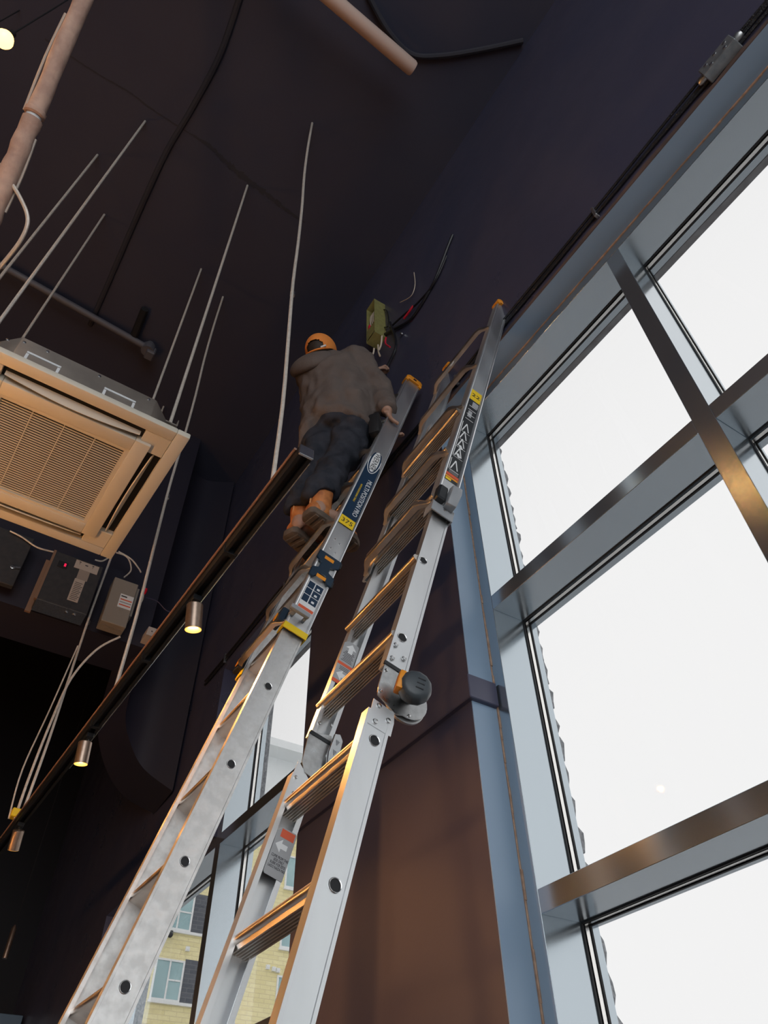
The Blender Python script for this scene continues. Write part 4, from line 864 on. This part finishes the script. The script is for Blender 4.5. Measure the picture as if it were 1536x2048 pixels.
# ------------------------------------------------------------------ the worker
V3 = Vector
PR = V3((0.80, 0.60, 0)).normalized(); PF = V3((-PR.y, PR.x, 0)); PU = V3((0, 0, 1))   # his right, front, up
def ell(c, w, d, n=24, tilt=None):
    return [V3(c) + PR*w*math.cos(2*math.pi*i/n) + PF*d*math.sin(2*math.pi*i/n) + (PU*tilt(2*math.pi*i/n) if tilt else V3()) for i in range(n)]
J = dict(heelR=V3((-2.00, 0.960, 2.27)), heelL=V3((-2.150, 0.945, 2.27)), ankR=V3((-1.995, 0.985, 2.36)), ankL=V3((-2.120, 0.955, 2.36)),
         kneeR=V3((-2.035, 1.085, 2.74)), kneeL=V3((-2.145, 1.01, 2.74)), hipR=V3((-2.045, 1.165, 3.12)), hipL=V3((-2.185, 1.055, 3.12)),
         pelvis=V3((-2.110, 1.105, 3.16)), waist=V3((-2.085, 1.105, 3.29)), chest=V3((-2.085, 1.06, 3.55)), neck=V3((-2.10, 1.010, 3.675)), head=V3((-2.110, 0.985, 3.755)),
         shR=V3((-1.955, 1.135, 3.61)), shL=V3((-2.195, 0.935, 3.60)), elR=V3((-1.915, 1.265, 3.36)), wrR=V3((-1.885, 1.285, 3.14)), elL=V3((-2.225, 1.17, 3.74)), wrL=V3((-2.175, 1.37, 3.97)))
M_skin = mat('skin', (0.42, 0.24, 0.17), 0.55); M_jack = mat('dark_brown_fleece', (0.150, 0.120, 0.108), 0.9, 0, 0.2, var=(9, (0.125, 0.098, 0.088)), bump=(120, 0.25))
M_trou = mat('black_navy_trousers', (0.045, 0.046, 0.058), 0.85, 0, 0.2, var=(14, (0.022, 0.024, 0.032)), bump=(80, 0.2))
M_boot = mat('tan_boot_leather', (0.62, 0.22, 0.06), 0.6, var=(25, (0.36, 0.11, 0.03)), bump=(90, 0.2)); M_sole = mat('grey_brown_rubber', (0.16, 0.115, 0.085), 0.8, var=(30, (0.10, 0.075, 0.06)))
M_cap = mat('orange_cap_cloth', (0.85, 0.27, 0.05), 0.8, bump=(150, 0.15)); M_hair = mat('dark_hair', (0.03, 0.018, 0.012), 0.7)
per = MB()
def limb(mb, pts, rs, seg=12):
    q = smoothpath(pts, 5); m_ = len(q) - 1; R_ = []
    for i in range(len(q)):
        t = i/m_*(len(rs)-1); k = min(int(t), len(rs)-2); R_.append(rs[k] + (rs[k+1]-rs[k])*(t-k))
    return mb.tube(q, R_, seg)
per.loft([ell(J['pelvis'] - PU*0.06, 0.10, 0.09), ell(J['pelvis'], 0.15, 0.105), ell(J['waist'], 0.135, 0.095), ell(J['chest'] - PU*0.08, 0.15, 0.105), ell(J['chest'], 0.165, 0.11), ell(J['chest'] + PU*0.09, 0.13, 0.085), ell(J['neck'] - PU*0.02, 0.06, 0.058)])
limb(per, [J['chest'] + PU*0.08, J['neck'], J['head'] - PU*0.02], [0.062, 0.056, 0.055])
for sd in ('R', 'L'):
    limb(per, [J['hip'+sd] + PU*0.02, J['knee'+sd], J['ank'+sd], J['ank'+sd] - PU*0.05], [0.085, 0.056, 0.040, 0.04])
    per.ball(J['ank'+sd] + V3((0, 0.06, -0.05)), (0.035, 0.10, 0.03))
    limb(per, [J['chest'] + PU*0.03 + (J['sh'+sd]-J['chest'])*0.4, J['sh'+sd], J['el'+sd], J['wr'+sd]], [0.06, 0.054, 0.042, 0.029])
# head looks up towards the box: face front, nose, chin, ears
HF = (PF*0.74 + PU*0.67 + PR*0.05).normalized(); HR = PR; HU = HR.cross(HF).normalized()
if HU.z < 0: HU = -HU
def hp(r, f, u): return J['head'] + HR*r + HF*f + HU*u
per.ball(hp(0, 0.0, 0.02), (0.076, 0.096, 0.095), (HR, HF, HU), 20, 14); per.ball(hp(0, 0.035, -0.05), (0.056, 0.062, 0.065), (HR, HF, HU), 16, 10)
per.ball(hp(0, 0.105, -0.015), (0.014, 0.018, 0.024), (HR, HF, HU), 10, 8); per.ball(hp(0, 0.092, -0.072), (0.026, 0.016, 0.010), (HR, HF, HU), 10, 8)
for e in (-1, 1):
    per.ball(hp(e*0.079, -0.005, -0.01), (0.010, 0.020, 0.032), (HR, HF, HU), 10, 8); per.ball(hp(e*0.032, 0.088, 0.012), (0.014, 0.008, 0.009), (HR, HF, HU), 10, 8)
def hand(mb, wr, d, up, side):   # palm plus four bent fingers and a thumb, closing on the rail
    d = d.normalized(); s_ = d.cross(up).normalized(); up = s_.cross(d).normalized()
    c = wr + d*0.05; mb.loft([[wr + s_*0.026*math.cos(a) + up*0.018*math.sin(a) for a in [i*math.pi/6 for i in range(12)]], [c + s_*0.042*math.cos(a) + up*0.017*math.sin(a) for a in [i*math.pi/6 for i in range(12)]], [wr + d*0.095 + s_*0.040*math.cos(a) + up*0.013*math.sin(a) for a in [i*math.pi/6 for i in range(12)]]])
    for k, (o_, ln) in enumerate(((-0.030, 0.066), (-0.010, 0.076), (0.010, 0.072), (0.029, 0.056))):
        b_ = wr + d*0.088 + s_*o_; mb.tube(smoothpath([b_, b_ + d*ln*0.45 + up*0.004, b_ + d*ln*0.72 - up*ln*0.22, b_ + d*ln*0.74 - up*ln*0.55], 3), [0.0098]*10, 8)
    b_ = wr + d*0.03 + s_*side*0.034; mb.tube(smoothpath([b_, b_ + d*0.028 + s_*side*0.022 - up*0.010, b_ + d*0.058 + s_*side*0.018 - up*0.030], 4), [0.0115]*9, 8)
hand(per, J['wrR'], V3((-0.25, 0.45, -0.45)), V3((0.2, -0.8, 0.6)), -1)
hand(per, J['wrL'], V3((0.15, 0.65, 0.75)), V3((0.3, -0.8, 0.5)), 1)
man = per.build('person', M_skin, base=V3((-2.07, 1.0, 2.245)), remesh=(0.0065, 3), smooth=180)
tag(man, 'person in a dark jacket and orange cap, back turned, standing high on the ladder', 'person')
# jacket
jk = MB()
def hem(a): # low at the sides and front, riding up over the belt at the back
    back = max(0, -math.sin(a)); return 0.13*back**2 + 0.03*math.cos(a)
rg = [ell(J['pelvis'] + V3((0.0, 0.0, -0.16)), 0.200, 0.150, 28, hem), ell(J['pelvis'] + V3((0, 0, -0.09)), 0.205, 0.155, 28, lambda a: hem(a)*0.8), ell(J['waist'] + V3((-0.01, -0.01, -0.03)), 0.205, 0.160, 28, lambda a: hem(a)*0.25),
      ell(J['waist'] + V3((-0.01, -0.015, 0.09)), 0.205, 0.155, 28), ell(J['chest'] + V3((-0.005, -0.01, -0.06)), 0.205, 0.150, 28), ell(J['chest'] + V3((0, 0, 0.03)), 0.195, 0.140, 28), ell(J['chest'] + PU*0.085, 0.155, 0.110, 28), ell(J['neck'] - PU*0.035, 0.090, 0.082, 28), ell(J['neck'] - PU*0.005, 0.078, 0.075, 28)]
jk.loft(rg)
limb(jk, [J['chest'] + PU*0.02 + (J['shR']-J['chest'])*0.5, J['shR'], J['elR'], J['wrR'] + (J['elR']-J['wrR'])*0.12], [0.088, 0.092, 0.072, 0.062, 0.056], 16)
limb(jk, [J['chest'] + PU*0.02 + (J['shL']-J['chest'])*0.5, J['shL'], J['elL'], J['wrL'] + (J['elL']-J['wrL'])*0.12], [0.088, 0.088, 0.070, 0.058, 0.052], 16)
# hood lying folded on the back of the neck
nb = J['neck'] - PF*0.040 - PR*0.045 - PU*0.125
hd_ = MB()
for k in range(13):
    a = math.radians(-25 - 130*k/12 - 0); t = k/12
    hd_.ball(nb + PR*0.120*math.cos(a + 0.0) + PF*0.085*math.sin(a) - PU*(0.045*math.sin(math.pi*t) - 0.02), (0.036 + 0.014*math.sin(math.pi*t), 0.032, 0.050 + 0.02*math.sin(math.pi*t)), None, 12, 8)
def wr_(t):
    tx = bpy.data.textures.new('folds', 'CLOUDS'); tx.noise_scale = 0.085; tx.noise_depth = 1
    d = t.modifiers.new('d', 'DISPLACE'); d.texture = tx; d.strength = 0.045; d.mid_level = 0.5; d.texture_coords = 'LOCAL'
jk.build('jacket', M_jack, man, remesh=(0.011, 4), smooth=180, post=wr_)
hd_.build('hood', M_jack, man, remesh=(0.009, 3), smooth=180)
# trousers
tr_ = MB()
tr_.loft([ell(J['pelvis'] - PU*0.10, 0.135, 0.115), ell(J['pelvis'] - PU*0.02, 0.172, 0.132), ell(J['pelvis'] + PU*0.06, 0.165, 0.122), ell(J['waist'] - PU*0.04, 0.155, 0.113)])
for sd in ('R', 'L'): limb(tr_, [J['hip'+sd] + PU*0.04, J['hip'+sd] - PU*0.10, J['knee'+sd], J['ank'+sd] + PU*0.10, J['ank'+sd] + PU*0.045], [0.100, 0.104, 0.080, 0.074, 0.078], 16)
tr_.build('trousers', M_trou, man, remesh=(0.011, 4), smooth=180, post=wr_)
MB().loft([ell(J['waist'] - PU*0.075 + V3((0, 0, 0)), 0.172, 0.128, 32), ell(J['waist'] - PU*0.035, 0.168, 0.124, 32)]).build('belt', mat('black_belt', (0.03, 0.03, 0.035), 0.35), man)
# boots
for sd in ('R', 'L'):
    h_ = J['heel'+sd]; dirf = (PF*0.35 + V3((0, 1, 0))*0.65 + V3((0, 0, -0.05))).normalized() if sd == 'R' else (PF*0.6 + V3((0, 1, 0))*0.4).normalized()
    rt = V3((dirf.y, -dirf.x, 0)).normalized(); b = MB()
    limb(b, [J['ank'+sd] + PU*0.10, J['ank'+sd] + PU*0.02, h_ + dirf*0.035 + PU*0.03], [0.060, 0.052, 0.048], 14)
    b.loft([[h_ + dirf*t + rt*w_*math.cos(a) + PU*(zc + hh*math.sin(a)) for a in [i*math.pi/7 for i in range(14)]] for t, w_, zc, hh in ((-0.035, 0.022, 0.035, 0.025), (-0.02, 0.040, 0.035, 0.033), (0.03, 0.045, 0.040, 0.038), (0.10, 0.048, 0.038, 0.036), (0.17, 0.052, 0.030, 0.028), (0.22, 0.046, 0.026, 0.022), (0.245, 0.022, 0.022, 0.014))])
    bt = b.build('boot', M_boot, man, remesh=(0.007, 3), smooth=180)
    so = [(-0.045, 0.025), (-0.03, 0.042), (0.03, 0.046), (0.08, 0.044), (0.15, 0.055), (0.21, 0.052), (0.25, 0.030), (0.262, 0.0)]
    out = [h_ + dirf*t + rt*w_ for t, w_ in so] + [h_ + dirf*t - rt*w_ for t, w_ in reversed(so[:-1])]
    MB().prism([p + PU*-0.022 for p in out], PU*0.036).build('sole', M_sole, bt, bevel=0.006, bseg=2)
    for t in (-0.01, 0.03, 0.10, 0.14, 0.18, 0.22): MB().obox(h_ + dirf*t - PU*0.025, rt, dirf, PU, (0.036, 0.009, 0.004)).build('tread', M_sole, bt, smooth=0)
    MB().tube([J['ank'+sd] + PU*0.10 - dirf*0.058, J['ank'+sd] + PU*0.03 - dirf*0.055, h_ - dirf*0.028 + PU*0.06], 0.004, 6).build('seam', mat('pale_stitch', (0.62, 0.30, 0.12), 0.6), bt)
# cap with its arched back opening and strap
cp = MB(); seg, rgs = 72, 30; vs = []; fs = []
for k in range(rgs + 1):
    el = math.radians(-14 + 104*k/rgs)
    for i in range(seg):
        a = 2*math.pi*i/seg; r_ = max(math.cos(el), 0.02)
        vs.append(hp(0.090*r_*math.cos(a), 0.108*r_*math.sin(a), 0.028 + 0.103*math.sin(el)))
for k in range(rgs):
    for i in range(seg):
        a = 2*math.pi*(i+0.5)/seg; el = -14 + 104*(k+0.5)/rgs
        dx = math.atan2(math.cos(a), -math.sin(a)); 
        if abs(dx)**2 + (math.radians(el + 6)/0.85)**2 < 0.42 and abs(dx) < 1.2: continue
        fs.append((k*seg+i, k*seg+(i+1) % seg, (k+1)*seg+(i+1) % seg, (k+1)*seg+i))
cp.add(vs, fs); cap = cp.build('cap', M_cap, man, smooth=60)
vz = MB().loft([[hp(x, 0.085 + 0.085*math.sqrt(max(0, 1-(x/0.085)**2))*t, 0.006 - 0.02*t - 1.5*x*x - dz) for x in [0.084*(i/8-1) for i in range(17)]] for t, dz in ((0.0, 0), (1.0, 0), (1.0, 0.004), (0.0, 0.004))], caps=False)
vz.build('visor', M_cap, cap, smooth=60)
MB().tube([hp(0.092*math.sin(a), -0.110*math.cos(a), 0.004) for a in [math.radians(-50 + 10*i) for i in range(11)]], 0.006, 6).build('strap', M_cap, cap)
MB().obox(hp(0.052, -0.098, 0.014), HR, HU, HF, (0.016, 0.005, 0.004)).build('tag', M_lblwhite, cap, bevel=0.001)
MB().lathe(hp(0, 0, 0.131), HU, [(0.008, -0.002), (0.008, 0.003), (0.001, 0.005)], 10).build('button', M_cap, cap)
hr = MB().ball(hp(0, -0.008, 0.018), (0.081, 0.096, 0.096), (HR, HF, HU), 20, 14); hr.build('hair', M_hair, man, smooth=180)
# tool pouch with buckle on his right hip
po = V3((-1.93, 1.245, 3.02))
pch = MB().obox(po, PR, PF, PU, (0.030, 0.045, 0.080)).build('tool_pouch', M_gasket, man, bevel=0.01, bseg=2)
MB().obox(po + PR*0.031 + PU*0.03, PR, PF, PU, (0.002, 0.034, 0.006)).build('buckle', M_rivet, pch, smooth=0)
MB().obox(po + PR*0.031 - PU*0.055, PR, PF, PU, (0.003, 0.012, 0.006)).build('pouch_tab', M_orange, pch, bevel=0.002)
